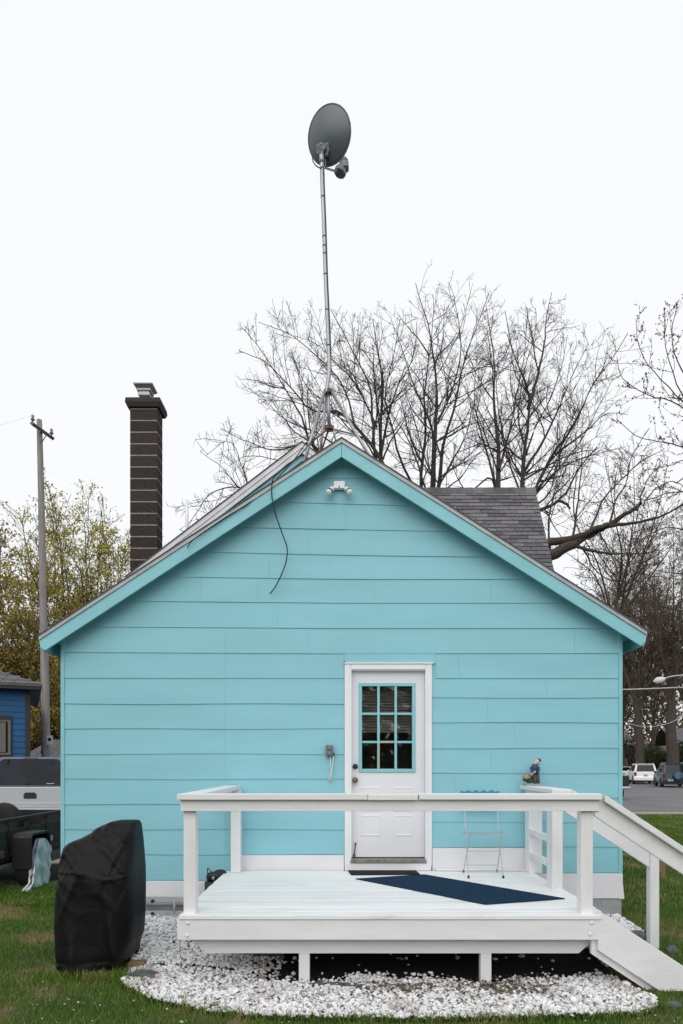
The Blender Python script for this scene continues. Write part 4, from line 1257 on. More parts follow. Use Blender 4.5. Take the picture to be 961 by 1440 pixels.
def stones(name, px, py, smin, smax, m, zoff=0.0, seed=1):
    r = np.random.default_rng(seed)
    n = len(px)
    s = r.uniform(smin, smax, n) * np.where(r.random(n) < .12, 1.35, 1)
    s = s * np.where(r.random(n) < .06, 1.5, 1)
    sc3 = s[:, None] * r.uniform(.6, 1.2, (n, 3)) * np.array([1, 1, .72])
    V = iv[None] * (1 + r.uniform(-.24, .24, (n, len(iv), 1)))
    V = V * sc3[:, None, :]
    a = r.uniform(0, 2 * np.pi, n); b = r.uniform(-.5, .5, n)
    ca, sa = np.cos(a)[:, None], np.sin(a)[:, None]; cb_, sb = np.cos(b)[:, None], np.sin(b)[:, None]
    y1, z1 = V[:, :, 1] * cb_ - V[:, :, 2] * sb, V[:, :, 1] * sb + V[:, :, 2] * cb_
    x2, y2 = V[:, :, 0] * ca - y1 * sa, V[:, :, 0] * sa + y1 * ca
    zc = zg(px, py) + lawn_relief(px, py) + .012 + s * .35 + r.uniform(0, .02, n) + zoff
    V = np.stack([x2 + px[:, None], y2 + py[:, None], z1 + zc[:, None]], -1).reshape(-1, 3)
    Fc = (itri[None] + (np.arange(n) * len(iv))[:, None, None]).reshape(-1, 3)
    return link(name, np_mesh(name, V, [Fc], m))


r_ = np.random.default_rng(21)
N = 66000
gxp, gyp = r_.uniform(-2.4, 3.1, N), r_.uniform(4.55, 7.42, N)
ok = inside(gxp, gyp, GRAVEL)
# bare fabric below the deck: stones thin out behind the posts
edge = 5.36 + .10 * np.sin(gxp * 4.1) + .06 * np.sin(gxp * 9.7)
left_open = gxp < (-1.12 + .25 * np.sin(gyp * 5))
under = (gyp > edge) & (gxp > -1.1) & (gxp < 2.25)
far_left = (gxp < -.75) & (gyp < 5.95 + .5 * (-.75 - gxp))
thin = under & ~far_left
dpt = np.clip(np.maximum((gyp - edge) / .28, 0), 0, 1)
dlf = np.clip((gxp + .95) / .55, 0, 1)
kp = np.where(gxp < -.3, np.maximum((1 - dlf) ** 1.5, (1 - dpt) ** 3), (1 - dpt) ** 3) * .9 + .005
keep = ok & (~under | (r_.random(N) < kp))
# thin strip where the fabric shows at the left
strip = (np.abs(gyp - (5.83 - .25 * (gxp + 1.5))) < .045) & (gxp < -.9) & (gxp > -1.65)
keep &= ~(strip & (r_.random(N) < .9))
gv = stones('white_gravel', gxp[keep], gyp[keep], 0.0105, .0185, M['gravel'], seed=4)
tag(gv, 'bed of white crushed stone gravel around and under the deck', 'gravel', kind='stuff')

# ------------------------------------------------------------------ grass
def blades(name, px, py, hmin, hmax, w, seed, m=M['grass']):
    r = np.random.default_rng(seed)
    n = len(px)
    h = r.uniform(hmin, hmax, n) * np.where(r.random(n) < .06, 1.6, 1)
    a = r.uniform(0, 2 * np.pi, n)
    lean = r.uniform(.15, .9, n) * h
    b = r.uniform(0, 2 * np.pi, n)
    z0 = zg(px, py) + lawn_relief(px, py) - .004
    dx, dy = np.cos(a) * w, np.sin(a) * w
    lx, ly = np.cos(b) * lean, np.sin(b) * lean
    P = np.zeros((n, 5, 3))
    P[:, 0] = np.stack([px - dx, py - dy, z0], 1); P[:, 1] = np.stack([px + dx, py + dy, z0], 1)
    P[:, 2] = np.stack([px + dx * .8 + lx * .35, py + dy * .8 + ly * .35, z0 + h * .6], 1)
    P[:, 3] = np.stack([px - dx * .8 + lx * .35, py - dy * .8 + ly * .35, z0 + h * .6], 1)
    P[:, 4] = np.stack([px + lx, py + ly, z0 + h], 1)
    o = np.arange(n)[:, None] * 5
    return link(name, np_mesh(name, P.reshape(-1, 3), [o + np.array([[0, 1, 2, 3]]), o + np.array([[3, 2, 4]])], m))


def scatter(n, x0, x1, y0, y1, seed):
    r = np.random.default_rng(seed)
    x, y = r.uniform(x0, x1, n), r.uniform(y0, y1, n)
    vis = (np.abs(x) < (y * .5 + .15)) & ~inside(x, y, [(p[0] * .985, 6.1 + (p[1] - 6.1) * (.985 if p[1] < 6.1 else 1)) for p in GRAVEL])
    vis &= ~((x > WL) & (x < WR) & (y > WY - .05)) & ~((x > -1.25) & (x < 2.2) & (y > 5.1))
    return x[vis], y[vis]


gA = scatter(230000, -4.0, 4.0, 4.25, 8.0, 31)
clump = .5 + .5 * np.sin(gA[0] * 7 + 2 * np.sin(gA[1] * 5)) * np.sin(gA[1] * 9 + gA[0] * 3)
rk = np.random.default_rng(77)
kk = rk.random(len(gA[0])) < (.45 + .55 * clump)
tag(blades('lawn_grass', gA[0][kk], gA[1][kk], .016, .042, .0022, 5), 'short patchy grass on the near lawn', 'grass', kind='stuff')
# longer grass where the mower does not reach: gravel rim and round the grill
rr = np.random.default_rng(6)
ex_, ey_ = [], []
for i in range(12):
    a, b = np.array(GRAVEL[i]), np.array(GRAVEL[i + 1])
    L = np.linalg.norm(b - a); n = int(L * 520)
    t = rr.random(n)
    nrm = np.array([(b - a)[1], -(b - a)[0]]) / L
    off = np.abs(rr.normal(.0, .05, n)) + .005
    p = a + (b - a) * t[:, None] + nrm * off[:, None]
    dens = .5 + .5 * np.sin(p[:, 0] * 11) * np.sin(p[:, 0] * 4.3 + 1)
    s = rr.random(n) < .25 + .75 * dens
    ex_.append(p[s, 0]); ey_.append(p[s, 1])
gxx, gyy = rr.uniform(-2.5, -1.55, 1500), rr.normal(5.52, .07, 1500)
ex_.append(gxx); ey_.append(gyy)
ex_, ey_ = np.concatenate(ex_), np.concatenate(ey_)
tag(blades('edge_grass', ex_, ey_, .04, .10, .0024, 8), 'longer grass tufts along the gravel edge and grill', 'grass', kind='stuff')
gB1 = scatter(90000, -8.0, -2.6, 8.0, 9.6, 33)
gB2 = scatter(150000, 2.9, 13.0, 8.0, 22.6, 34)
tag(blades('far_grass', np.concatenate([gB1[0], gB2[0]]), np.concatenate([gB1[1], gB2[1]]), .025, .06, .005, 9), 'mown grass on the lawn beside and behind the house', 'grass', kind='stuff')
# fallen white petals and bits on the near lawn
r9 = np.random.default_rng(90)
bx_, by_ = r9.uniform(-2.4, 2.4, 130), r9.uniform(4.3, 5.4, 130)
okb = ~inside(bx_, by_, GRAVEL)
lit = stones('lawn_litter', bx_[okb], by_[okb], .003, .0075, M['figure_white'], .01, 12)
tag(lit, 'small pale stones and leaf bits strewn over the lawn', 'litter', kind='stuff')
r10 = np.random.default_rng(91)
lx_, ly_ = np.concatenate([r10.uniform(-1.2, 2.2, 420), r10.normal(.45, .20, 260), r10.normal(1.25, .22, 340)]), np.concatenate([r10.uniform(4.75, 5.5, 420), r10.normal(5.22, .08, 260), r10.normal(5.2, .09, 340)])
okb = inside(lx_, ly_, GRAVEL)
lx_, ly_ = lx_[okb], ly_[okb]
dC = np.stack([lx_, ly_, zg(lx_, ly_) + lawn_relief(lx_, ly_) + .050 + r10.uniform(-.008, .006, len(lx_))], 1)
ang_ = r10.uniform(0, 6.28, len(lx_)); sz_ = r10.uniform(.010, .022, len(lx_))
ux = np.stack([np.cos(ang_), np.sin(ang_), r10.uniform(-.4, .4, len(lx_))], 1) * sz_[:, None]
vx = np.stack([-np.sin(ang_), np.cos(ang_), r10.uniform(-.4, .4, len(lx_))], 1) * sz_[:, None] * .6
dl = link('dead_leaves', np_mesh('dead_leaves', np.stack([dC - ux, dC - vx, dC + ux, dC + vx], 1).reshape(-1, 3), [np.arange(len(lx_) * 4).reshape(-1, 4)], M['leaf_brown']))
tag(dl, 'dry brown leaf bits scattered on the white gravel', 'leaves', kind='stuff')

# ------------------------------------------------------------------ utility trailer
tr = thing('utility_trailer', 'black open utility trailer with rail sides parked left of the house', 'trailer', (-5.2, 9.8, 0))
TX0, TX1, TY0, TY1 = -6.0, -4.40, 8.35, 10.78
for x in (TX1, TX0):
    MB().box(x - .03, x + .03, TY0, TY1, .905, .955).build('top_rail', M['trailer'], tr, bevel=.006)
    MB().box(x - .035, x + .035, TY0, TY1, .40, .47).build('bottom_rail', M['trailer'], tr, bevel=.006)
    for y in np.linspace(TY0 + .03, TY1 - .03, 5):
        MB().box(x - .026, x + .026, y - .026, y + .026, .471, .904).build('stake_post', M['trailer'], tr)
    MB().box(x - .008, x + .008, TY0, TY1, .475, .80).build('side_panel', M['trailer_mesh'], tr)
MB().box(TX0 + .03, TX1 - .03, TY1 - .03, TY1 + .03, .905, .955).build('top_rail', M['trailer'], tr)
MB().box(TX0 + .03, TX1 - .03, TY1 - .012, TY1 + .012, .40, .90).build('front_panel', M['trailer'], tr)
MB().box(TX0, TX1, TY0, TY1, .36, .399).build('floor', M['trailer'], tr)
MB().box(TX1 + .036, TX1 + .075, 8.62, 8.76, .47, .56).build('side_marker', M['rust'], tr, bevel=.006)
MB().box(TX1 + .006, TX1 + .05, 8.0, 8.95, .33, .37).build('step_bar', M['galv'], tr, bevel=.004)
MB().box(TX1 + .027, TX1 + .032, 10.25, 10.33, .52, .60).build('label_plate', M['far_white'], tr)
fy0, fy1, fx0, fx1 = 8.98, 9.62, TX1 + .07, -4.08
fd = MB()
fpf = [(fy0, .30), (fy0, .70), (fy0 + .05, .755), (fy1 - .12, .755), (fy1 - .04, .70), (fy1, .34)]
inn = [(fy0 + .03, .30), (fy0 + .03, .69), (fy0 + .06, .725), (fy1 - .13, .725), (fy1 - .07, .68), (fy1 - .03, .34)]
fd.prism_yz(fpf + inn[::-1], fx0, fx1)
fd.build('fender', M['trailer'], tr)
MB().box(fx0, fx1 - .02, fy0 - .006, fy0 - .001, .29, .70).build('mud_flap', M['trailer'], tr)
MB().box(fx0 + .12, fx1 - .07, fy0 - .012, fy0 - .002, .70, .718).build('reflector', M['rust'], tr)
def wheel_at(parent, c, r, w, ax, name='wheel', rimr=.62):
    a = Vector(ax)
    t = MB().lathe([(r * .55, -w / 2), (r * .93, -w / 2), (r, -w * .36), (r, w * .36), (r * .93, w / 2), (r * .55, w / 2)], c, a, 22).build(name, M['tyre'], parent, True)
    MB().lathe([(0, -w * .40), (r * rimr, -w * .42), (r * rimr, w * .42), (0, w * .40)], c, a, 16).build('rim', M['rim'], t)
    return t
wheel_at(tr, (fx0 + .10, (fy0 + fy1) / 2, .29), .29, .18, (1, 0, 0))
wheel_at(tr, (TX0 - .2, (fy0 + fy1) / 2, .29), .29, .18, (1, 0, 0))
# pale sheet wrapped over the wheel
v, f = [], []
nu, nv = 22, 26
for i in range(nu):
    for j in range(nv):
        u, w = i / (nu - 1), j / (nv - 1)
        ang = math.pi * (1 - u)
        z_top = .30 + .36 * math.sin(ang) ** .6
        yc = (fy0 + fy1) / 2 - .0 + .245 * math.cos(math.pi - ang) * (1 + .0 * w)
        z = z_top * (1 - w) + .005
        if u < .05: z = .55 * (1 - w)
        flare = w ** 2.0 * (.17 * u ** 1.1 + .02)
        wr = .018 * math.sin(u * 19 + w * 5) * (0.4 + w) + .012 * math.sin(w * 17 + u * 9)
        v.append((fx1 + .012 + wr + flare * .15, yc - flare * 1.6 + .012 * math.sin(w * 11), z))
for i in range(nu - 1):
    for j in range(nv - 1):
        f.append((i * nv + j, (i + 1) * nv + j, (i + 1) * nv + j + 1, i * nv + j + 1))
v2 = [(a - .05, b + .0, c) for a, b, c in v]; n0 = len(v)
f2 = [(q3 + n0, q2 + n0, q1 + n0, q0 + n0) for q0, q1, q2, q3 in f]
tp = MB().add(v + v2, f + f2).build('wheel_sheet', M['tarp'], None, True)
tag(tp, 'pale blue plastic sheet wrapped over the trailer wheel', 'sheet')
sp = thing('spare_tyre', 'old black tyre standing inside the utility trailer', 'tyre', (-5.1, 10.4, .4))
MB().lathe([(.16, -.09), (.27, -.10), (.30, -.05), (.30, .05), (.27, .10), (.16, .09)], (-5.12, 10.35, .79), (.15, 1, .1), 24).build('tyre', M['tyre'], sp, True)

# ------------------------------------------------------------------ vehicles
def quad_panel(mb, a, b, c, d, m0=(.08, .08), m1=(.08, .08), off=.008, thick=.006):
    """panel inside the quad a b c d (going round), pushed outwards"""
    a, b, c, d = map(Vector, (a, b, c, d))
    def pt(u, w): return a.lerp(b, u).lerp(d.lerp(c, u), w)
    p = [pt(m0[0], m1[0]), pt(1 - m0[1], m1[0]), pt(1 - m0[1], 1 - m1[1]), pt(m0[0], 1 - m1[1])]
    n = (b - a).cross(d - a).normalized()
    mb.hexa([q_ + n * off for q_ in p] + [q_ + n * (off - thick - .01) for q_ in p])


def suv(label, paint, loc, rz, spare=False, L=4.5, W=.9, Ht=1.70, plate_m=True, van=False, cladding=False):
    t = thing('parked_car', label, 'car', (0, 0, 0), 0, 'cars parked across the street')
    belt = 1.02
    prof = [(.05, .33), (-.02, .42), (-.03, .62), (.04, .70), (.06, belt), (L - 1.25, belt + .01), (L - .35, .92), (L - .02, .75), (L, .42), (L - .1, .28)]
    MB().prism_yz(prof, -W, W).build('body', paint, t, bevel=.06, seg=3)
    r0, r1 = (.18, L - 2.0) if not van else (.12, L - 1.5)
    gb = [(-W + .03, .05, belt - .02), (W - .03, .05, belt - .02), (W - .03, L - 1.15, belt - .02), (-W + .03, L - 1.15, belt - .02)]
    gt = [(-W + .19, r0 + .12, Ht - .04), (W - .19, r0 + .12, Ht - .04), (W - .19, r1, Ht - .05), (-W + .19, r1, Ht - .05)]
    MB().hexa(gb + gt).build('cabin', paint, t, bevel=.04, seg=2)
    MB().box(-W + .20, W - .20, r0 + .02, r1 + .02, Ht - .045, Ht - .005).build('roof', paint, t, bevel=.018)
    w = MB(); quad_panel(w, gb[0], gb[1], gt[1], gt[0], (.09, .09), (.10, .12), .012); w.build('rear_window', M['car_glass'], t)
    for (a, b, c, d) in ((gb[3], gb[0], gt[0], gt[3]), (gb[1], gb[2], gt[2], gt[1])):
        for (u0, u1) in ((.08, .60), (.36, .36), (.66, .06)) if a is gb[3] else ((.06, .66), (.36, .36), (.60, .08)):
            w = MB(); quad_panel(w, a, b, c, d, (u0, u1), (.12, .14), .012); w.build('side_window', M['car_glass'], t)
    w = MB(); quad_panel(w, gb[2], gb[3], gt[3], gt[2], (.08, .08), (.08, .1), .012); w.build('windscreen', M['car_glass'], t)
    MB().box(-W + .02, W - .02, -.09, .06, .33, .60).build('rear_bumper', M['black'] if cladding else paint, t, bevel=.04)
    MB().box(-W + .06, W - .06, -.04, .3, .22, .345).build('lower_bumper', M['black'], t, bevel=.03)
    for s in (-1, 1):
        MB().box(s * (W - .11) - .095, s * (W - .11) + .09, -.055, .22, .72, 1.0).build('tail_light', M['red_lens'], t, bevel=.03)
        for y in (.85, L - .95):
            MB().lathe([(.40, -.06), (.40, .05), (.36, .055), (0, .055)], (s * (W - .04), y, .36), (s, 0, 0), 22).build('wheel_arch', M['black'], t)
            wheel_at(t, (s * (W - .085), y, .335), .335, .20, (s, 0, 0))
        MB().box(s * (W + .08) - .09, s * (W + .08) + .09, L - 1.65, L - 1.53, belt, belt + .14).build('mirror', paint, t, bevel=.03)
        MB().box(s * (W - .25) - .02, s * (W - .25) + .02, r0 + .2, r1 - .1, Ht, Ht + .035).build('roof_rail', M['chrome'] if not van else M['black'], t)
        MB().box(s * (W + .006) - .012, s * (W + .006) + .012, L * .42, L * .42 + .16, .90, .93).build('door_handle', M['black'], t)
    if plate_m:
        px = -.38 if spare else 0
        MB().box(px - .16, px + .16, -.052 if not spare else -.10, -.03, .70 if not spare else .47, .86 if not spare else .57).build('number_plate', M['plate'], t)
        MB().box(px - .10, px + .10, -.056 if not spare else -.104, -.051 if not spare else -.0995, .74 if not spare else .50, .81 if not spare else .545).build('plate_print', M['plate_print'], t)
    if spare:
        s = MB().lathe([(.30, -.02), (.345, .03), (.35, .14), (.32, .19), (.26, .205), (0, .21)], (.12, -.02, .80), (0, -1, 0), 26).build('spare_wheel_cover', paint, t, True)
    t.location = loc
    t.rotation_euler = (0, 0, rz)
    return t


HEAD = math.radians(-16)
def gpt(px, py): 
    d = F * EYE / (py - CY); return ((px - CX) * d / F, d)
a = gpt(908.5, 1103.5); suv('white sport utility car seen from behind, between the dark pickup and the blue car', M['white_car'], (a[0], a[1], .008), HEAD, L=4.6, W=.9, Ht=1.72)
a = gpt(951.5, 1108.0); suv('dark blue sport utility car with spare wheel on its back door', M['blue_car'], (a[0], a[1], .008), HEAD, spare=True, L=4.2, W=.9, Ht=1.74, cladding=True)
a = gpt(884, 1100.0); suv('white car mostly hidden behind the white sport utility car', M['white_car'], (a[0], a[1] + 1.0, .008), HEAD, L=4.3, W=.85, Ht=1.45)
suv('maroon van with pale roof parked farthest behind the white cars', M['maroon_car'], ((872 - CX) * 73 / F, 73, .008), HEAD, L=4.8, W=1.0, Ht=2.35, van=True)


def pickup(label, paint, loc, rz, topper=False, dark=False):
    t = thing('pickup_truck', label, 'pickup truck', (0, 0, 0), 0)
    W, L = .93, 5.2
    MB().prism_yz([(.04, .52), (.0, .62), (0.0, 1.12), (.03, 1.14), (1.95, 1.14), (1.95, .52)], -W, W).build('bed', paint, t, bevel=.05, seg=3)
    MB().prism_yz([(1.97, .45), (1.97, 1.15), (3.6, 1.15), (4.0, 1.05), (5.1, .98), (5.2, .8), (5.2, .42), (5.0, .36)], -W, W).build('body', paint, t, bevel=.06, seg=3)
    gb = [(-W + .04, 1.99, 1.13), (W - .04, 1.99, 1.13), (W - .04, 3.9, 1.1), (-W + .04, 3.9, 1.1)]
    gt = [(-W + .17, 2.12, 1.74), (W - .17, 2.12, 1.74), (W - .17, 3.2, 1.74), (-W + .17, 3.2, 1.74)]
    MB().hexa(gb + gt).build('cab', paint, t, bevel=.05, seg=2)
    for (a, b, c, d) in ((gb[0], gb[1], gt[1], gt[0]), (gb[1], gb[2], gt[2], gt[1]), (gb[3], gb[0], gt[0], gt[3]), (gb[2], gb[3], gt[3], gt[2])):
        w = MB(); quad_panel(w, a, b, c, d, (.1, .1), (.1, .14), .012); w.build('cab_window', M['car_glass'], t)
    # tailgate
    tg = MB().box(-W + .075, W - .075, -.022, .02, .66, 1.125).build('tailgate', paint, t, bevel=.012)
    hn = MB()
    hp = [(-.155, .875), (-.15, .955), (-.11, 1.0), (.11, 1.0), (.15, .955), (.155, .875), (.135, .855), (-.135, .855)]
    hn.prism_xz(hp, -.036, -.02).build('tailgate_handle', M['black'], tg, bevel=.006)
    MB().box(-W + .16, W - .16, -.030, -.0205, .72, .76).build('tailgate_crease', paint, tg, bevel=.004)
    for s in (-1, 1):
        MB().box(s * (W - .038) - .034, s * (W - .038) + .034, -.03, .05, .74, 1.08).build('tail_light', M['black'] if dark else M['red_lens'], t, bevel=.01)
        for y in (1.05, 4.3):
            MB().lathe([(.43, -.06), (.43, .04), (.40, .045), (0, .045)], (s * (W - .03), y, .38), (s, 0, 0), 22).build('wheel_arch', M['black'], t)
            wheel_at(t, (s * (W - .08), y, .36), .36, .22, (s, 0, 0))
        MB().box(s * (W + .1) - .09, s * (W + .1) + .09, 3.3, 3.42, 1.15, 1.32).build('mirror', M['black'], t, bevel=.03)
    MB().box(-W + .02, W - .02, -.16, -.03, .46, .62).build('rear_bumper', M['chrome'] if not dark else M['chrome'], t, bevel=.03)
    if topper:
        # shell with rounded upper corners
        def ring(y, zb, zt, wb, wt):
            pts = [(-wb, zb)]
            for k in range(7):
                a = math.pi - k / 6 * math.pi / 2
                pts.append((-wt + .16 + .16 * math.cos(a), zt - .16 + .16 * math.sin(a)))
            for k in range(7):
                a = math.pi / 2 - k / 6 * math.pi / 2
                pts.append((wt - .16 + .16 * math.cos(a), zt - .16 + .16 * math.sin(a)))
            pts.append((wb, zb))
            return [(x, y, z) for x, z in pts]
        ra_, rb_ = ring(.0, 1.142, 1.83, W - .02, W - .13), ring(1.96, 1.142, 1.84, W - .02, W - .13)
        n = len(ra_)
        MB().add(ra_ + rb_, [tuple(range(n)), tuple(range(2 * n - 1, n - 1, -1))] + [(i, i + n, (i + 1) % n + n, (i + 1) % n) for i in range(n)]).build('topper_shell', M['topper_blue'], t)
        rw = ring(-.012, 1.165, 1.785, W - .085, W - .185)
        MB().add(rw + [(x, .004, z) for x, y, z in rw], [tuple(range(n)), tuple(range(2 * n - 1, n - 1, -1))] + [(i, i + n, (i + 1) % n + n, (i + 1) % n) for i in range(n)]).build('rear_window', M['topper_glass'], t)
        for s in (-1, 1):
            MB().tube([(s * .50, -.022, 1.76), (s * .53, -.03, 1.68)], .018, 6).build('hinge', M['black'], t)
        MB().lathe([(.03, 0), (.034, .02), (.02, .03), (0, .032)], (-.06, -.012, 1.22), (0, -1, 0), 12).build('latch', M['black'], t, True)
        MB().box(.38, .56, -.017, -.0125, 1.20, 1.215).build('sticker', M['far_white'], t)
        MB().box(-.16, .16, -.02, .03, 1.80, 1.822).build('brake_light', M['porcelain'], t)
    t.location = loc
    t.rotation_euler = (0, 0, rz)
    return t


pk = pickup('silver pickup truck with dark glass bed topper behind the trailer', M['silver_paint'], ((43 - CX) * 16 / F, 16, .012), 0, True)
dk_ = pickup('dark pickup truck with chrome rear bumper half hidden by the house corner', M['grey_car'], ((885.5 - CX) * 32 / F - .93, 32, .006), 0, dark=True)

# ------------------------------------------------------------------ blue neighbour house
BH = 18.0
bh = thing('neighbour_house', 'blue lap sided house with dark trim behind the pickup', 'house', ((41.5 - CX) * BH / F, BH, 0))
bx1 = (41.5 - CX) * BH / F
bx0 = bx1 - 7
ztop = EYE + (CY - 972) * BH / F
MB().box(bx0, bx1, BH, BH + 7, 0, ztop).build('wall', M['blue_siding'], bh)
zz_ = .25
while zz_ < ztop - .05:
    lift = .155
    MB().hexa([(bx0, BH - .022, zz_), (bx1 - .1, BH - .022, zz_), (bx1 - .1, BH - .006, zz_ + lift - .004), (bx0, BH - .006, zz_ + lift - .004),
               (bx0, BH - .001, zz_), (bx1 - .1, BH - .001, zz_), (bx1 - .1, BH - .001, zz_ + lift - .004), (bx0, BH - .001, zz_ + lift - .004)]).build('siding_board', M['blue_siding'], bh)
    zz_ += lift
MB().box(bx1 - .1, bx1 + .02, BH - .035, BH + .1, 0, ztop).build('corner_board', M['dark_trim'], bh)
ev = .28
ze = EYE + (CY - 970) * BH / F
MB().box(bx0, bx1 + ev, BH - .35, BH - .32, ze - .02, ze + .13).build('eave_fascia', M['dark_trim'], bh)
MB().box(bx0, bx1 + ev, BH - .32, BH + .1, ze - .02, ze + .0).build('soffit', M['dark_trim'], bh)
rfx = bx1 + ev + .02
hip = 3.3
rp = [(bx0 - 2, BH - .37, ze + .12), (rfx, BH - .37, ze + .12), (rfx - hip * 1.0, BH + hip, ze + .12 + hip * .42), (bx0 - 2, BH + hip, ze + .12 + hip * .42)]
rb2 = [(rfx, BH - .37, ze + .12), (rfx, BH + 7.3, ze + .12), (rfx - hip, BH + hip, ze + .12 + hip * .42)]
MB().add(rp + [(x, y, z - .06) for x, y, z in rp], [(0, 1, 2, 3), (7, 6, 5, 4), (0, 4, 5, 1), (1, 5, 6, 2)]).build('roof', M['far_roof'], bh)
MB().add(rb2 + [(x, y, z - .06) for x, y, z in rb2], [(0, 1, 2), (5, 4, 3), (0, 3, 4, 1)]).build('roof', M['far_roof'], bh)
s_ = 0.0
slope_v = Vector((0, hip + .37, hip * .42)).normalized()
while s_ < 2.4:
    y, z = BH - .375 + slope_v.y * s_, ze + .125 + slope_v.z * s_
    xr = rfx - s_ * slope_v.y * .9
    x_ = xr - (.15 if int(s_ * 7) % 2 else .0)
    while x_ > -10.4:
        MB().hexa([(x_ - .31, y, z + .002), (x_ - .01, y, z + .002), (x_ - .01, y, z + .02), (x_ - .31, y, z + .02),
                   (x_ - .31, y + slope_v.y * .145, z + slope_v.z * .145), (x_ - .01, y + slope_v.y * .145, z + slope_v.z * .145), (x_ - .01, y + slope_v.y * .145, z + slope_v.z * .145 + .008), (x_ - .31, y + slope_v.y * .145, z + slope_v.z * .145 + .008)]).build('shingle', M['shingle'], bh)
        x_ -= .33
    s_ += .15
w_ = lambda px: (px - CX) * BH / F
h_ = lambda py: EYE - (py - CY) * BH / F
win = MB().box(w_(-30), w_(19.5), BH - .05, BH - .023, h_(1066), h_(1007.5)).build('window', M['dark_trim'], bh)
for a, b, c, d in ((w_(-24), w_(17.5), h_(1014), h_(1016)), (w_(-24), w_(17.5), h_(1059), h_(1062)), (w_(14.2), w_(17.5), h_(1059), h_(1016)), (w_(-1.6), w_(1.2), h_(1059), h_(1016))):
    MB().box(a, b, BH - .07, BH - .051, min(c, d), max(c, d)).build('frame', M['taupe'], win)
MB().box(w_(-22), w_(14), BH - .058, BH - .052, h_(1059), h_(1016)).build('pane', M['car_glass'], win)
MB().box(w_(3), w_(11.5), BH - .0595, BH - .0585, h_(1058), h_(1017)).build('curtain', M['taupe'], win)

bh.rotation_euler = (0, 0, math.radians(25))
# ------------------------------------------------------------------ utility pole left
up = thing('utility_pole', 'tall grey wooden utility pole with one crossarm', 'utility pole', (at(65, 1075, 24)[0], 24, 0))
PD = 24.0
MB().tube(spline([(at(65.5, 1075, PD)[0], PD, -.1), at(64, 1000, PD), at(61, 860, PD), at(58.5, 720, PD), at(55.3, 590.5, PD)], 4), [.165 - .075 * i / 16 for i in range(17)], 12).build('pole', M['pole_wood'], up, True)
ca, cb2 = Vector(at(44.5, 595, 23.3)), Vector(at(74.5, 616.5, 24.55))
dirv = (cb2 - ca)
cm = MB(); cm.tube([ca, cb2], .075, 4); cm.build('crossarm', M['arm_wood'], up)
for p in (ca.lerp(cb2, .05), ca.lerp(cb2, .93)):
    MB().lathe([(.02, .03), (.02, .12), (.065, .13), (.07, .17), (.035, .19), (.05, .24), (.045, .30), (0, .31)], p, (0, 0, 1), 10).build('insulator', M['porcelain'], up, True)
MB().tube([ca.lerp(cb2, .7), Vector(at(59, 622, PD - .1))], .018, 6).build('arm_brace', M['rust'], up)
MB().box(at(65.5, 0, 23.7)[0], at(73.5, 0, 23.7)[0], 23.72, 23.735, EYE + 28 * 23.7 / F, EYE + 40.5 * 23.7 / F).build('sign_plate', M['far_white'], up)
MB().lathe([(.06, 0), (.06, .006), (.048, .007), (.048, .0)], ((69.3 - CX) * 23.7 / F, 23.72, EYE + 35 * 23.7 / F), (0, -1, 0), 18).build('sign_ring', M['figure_grey'], up)
def wire(label, p, q_, sag, r=.009, m=None, cat='wire', group=None):
    p, q_ = Vector(p), Vector(q_)
    pts = [p.lerp(q_, t) - Vector((0, 0, sag * 4 * t * (1 - t))) for t in np.linspace(0, 1, 25)]
    return tag(MB().tube(pts, r, 5).build('utility_wire', m or M['cable'], None, True), label, cat, group)
wire('faint grey wire from the left crossarm insulator out of the picture', ca.lerp(cb2, .05) + Vector((0, 0, .3)), (-19, 26, 13.6), .25, .0028, M['drip'])
# ------------------------------------------------------------------ street lamp and wires on the right
lp = thing('street_lamp', 'grey street lamp with a long arm over the street at right', 'street lamp', (24.5, 46, 0))
LD = 46.0
MB().tube([(at(985, 0, LD)[0], LD, 0), (at(985, 0, LD)[0], LD, 9)], .13, 10).build('pole', M['pole_wood'], lp, True)
MB().tube(spline([at(985, 951, LD), at(961, 950, LD), at(945, 951.5, LD), at(934, 954.5, LD)]), .06, 8).build('arm', M['galv'], lp, True)
MB().tube([at(936, 954, LD), at(932, 955.5, LD), at(925, 957, LD), at(919.5, 958.5, LD)], [.07, .19, .22, .06], 10).build('lamp_head', M['far_white'], lp, True)
wire('thick pale utility line crossing level behind the right house corner', at(820, 971, 46), at(1000, 964.5, 46), .05, .042, M['drip'])
wire('thin sagging pale cable below the thick line at right', at(878, 1015, 50), at(975, 998, 50), .75, .022, M['drip'])
wire('thin dark wire low between the far trees at right', at(830, 1010, 56), at(990, 980, 56), .3, .02)

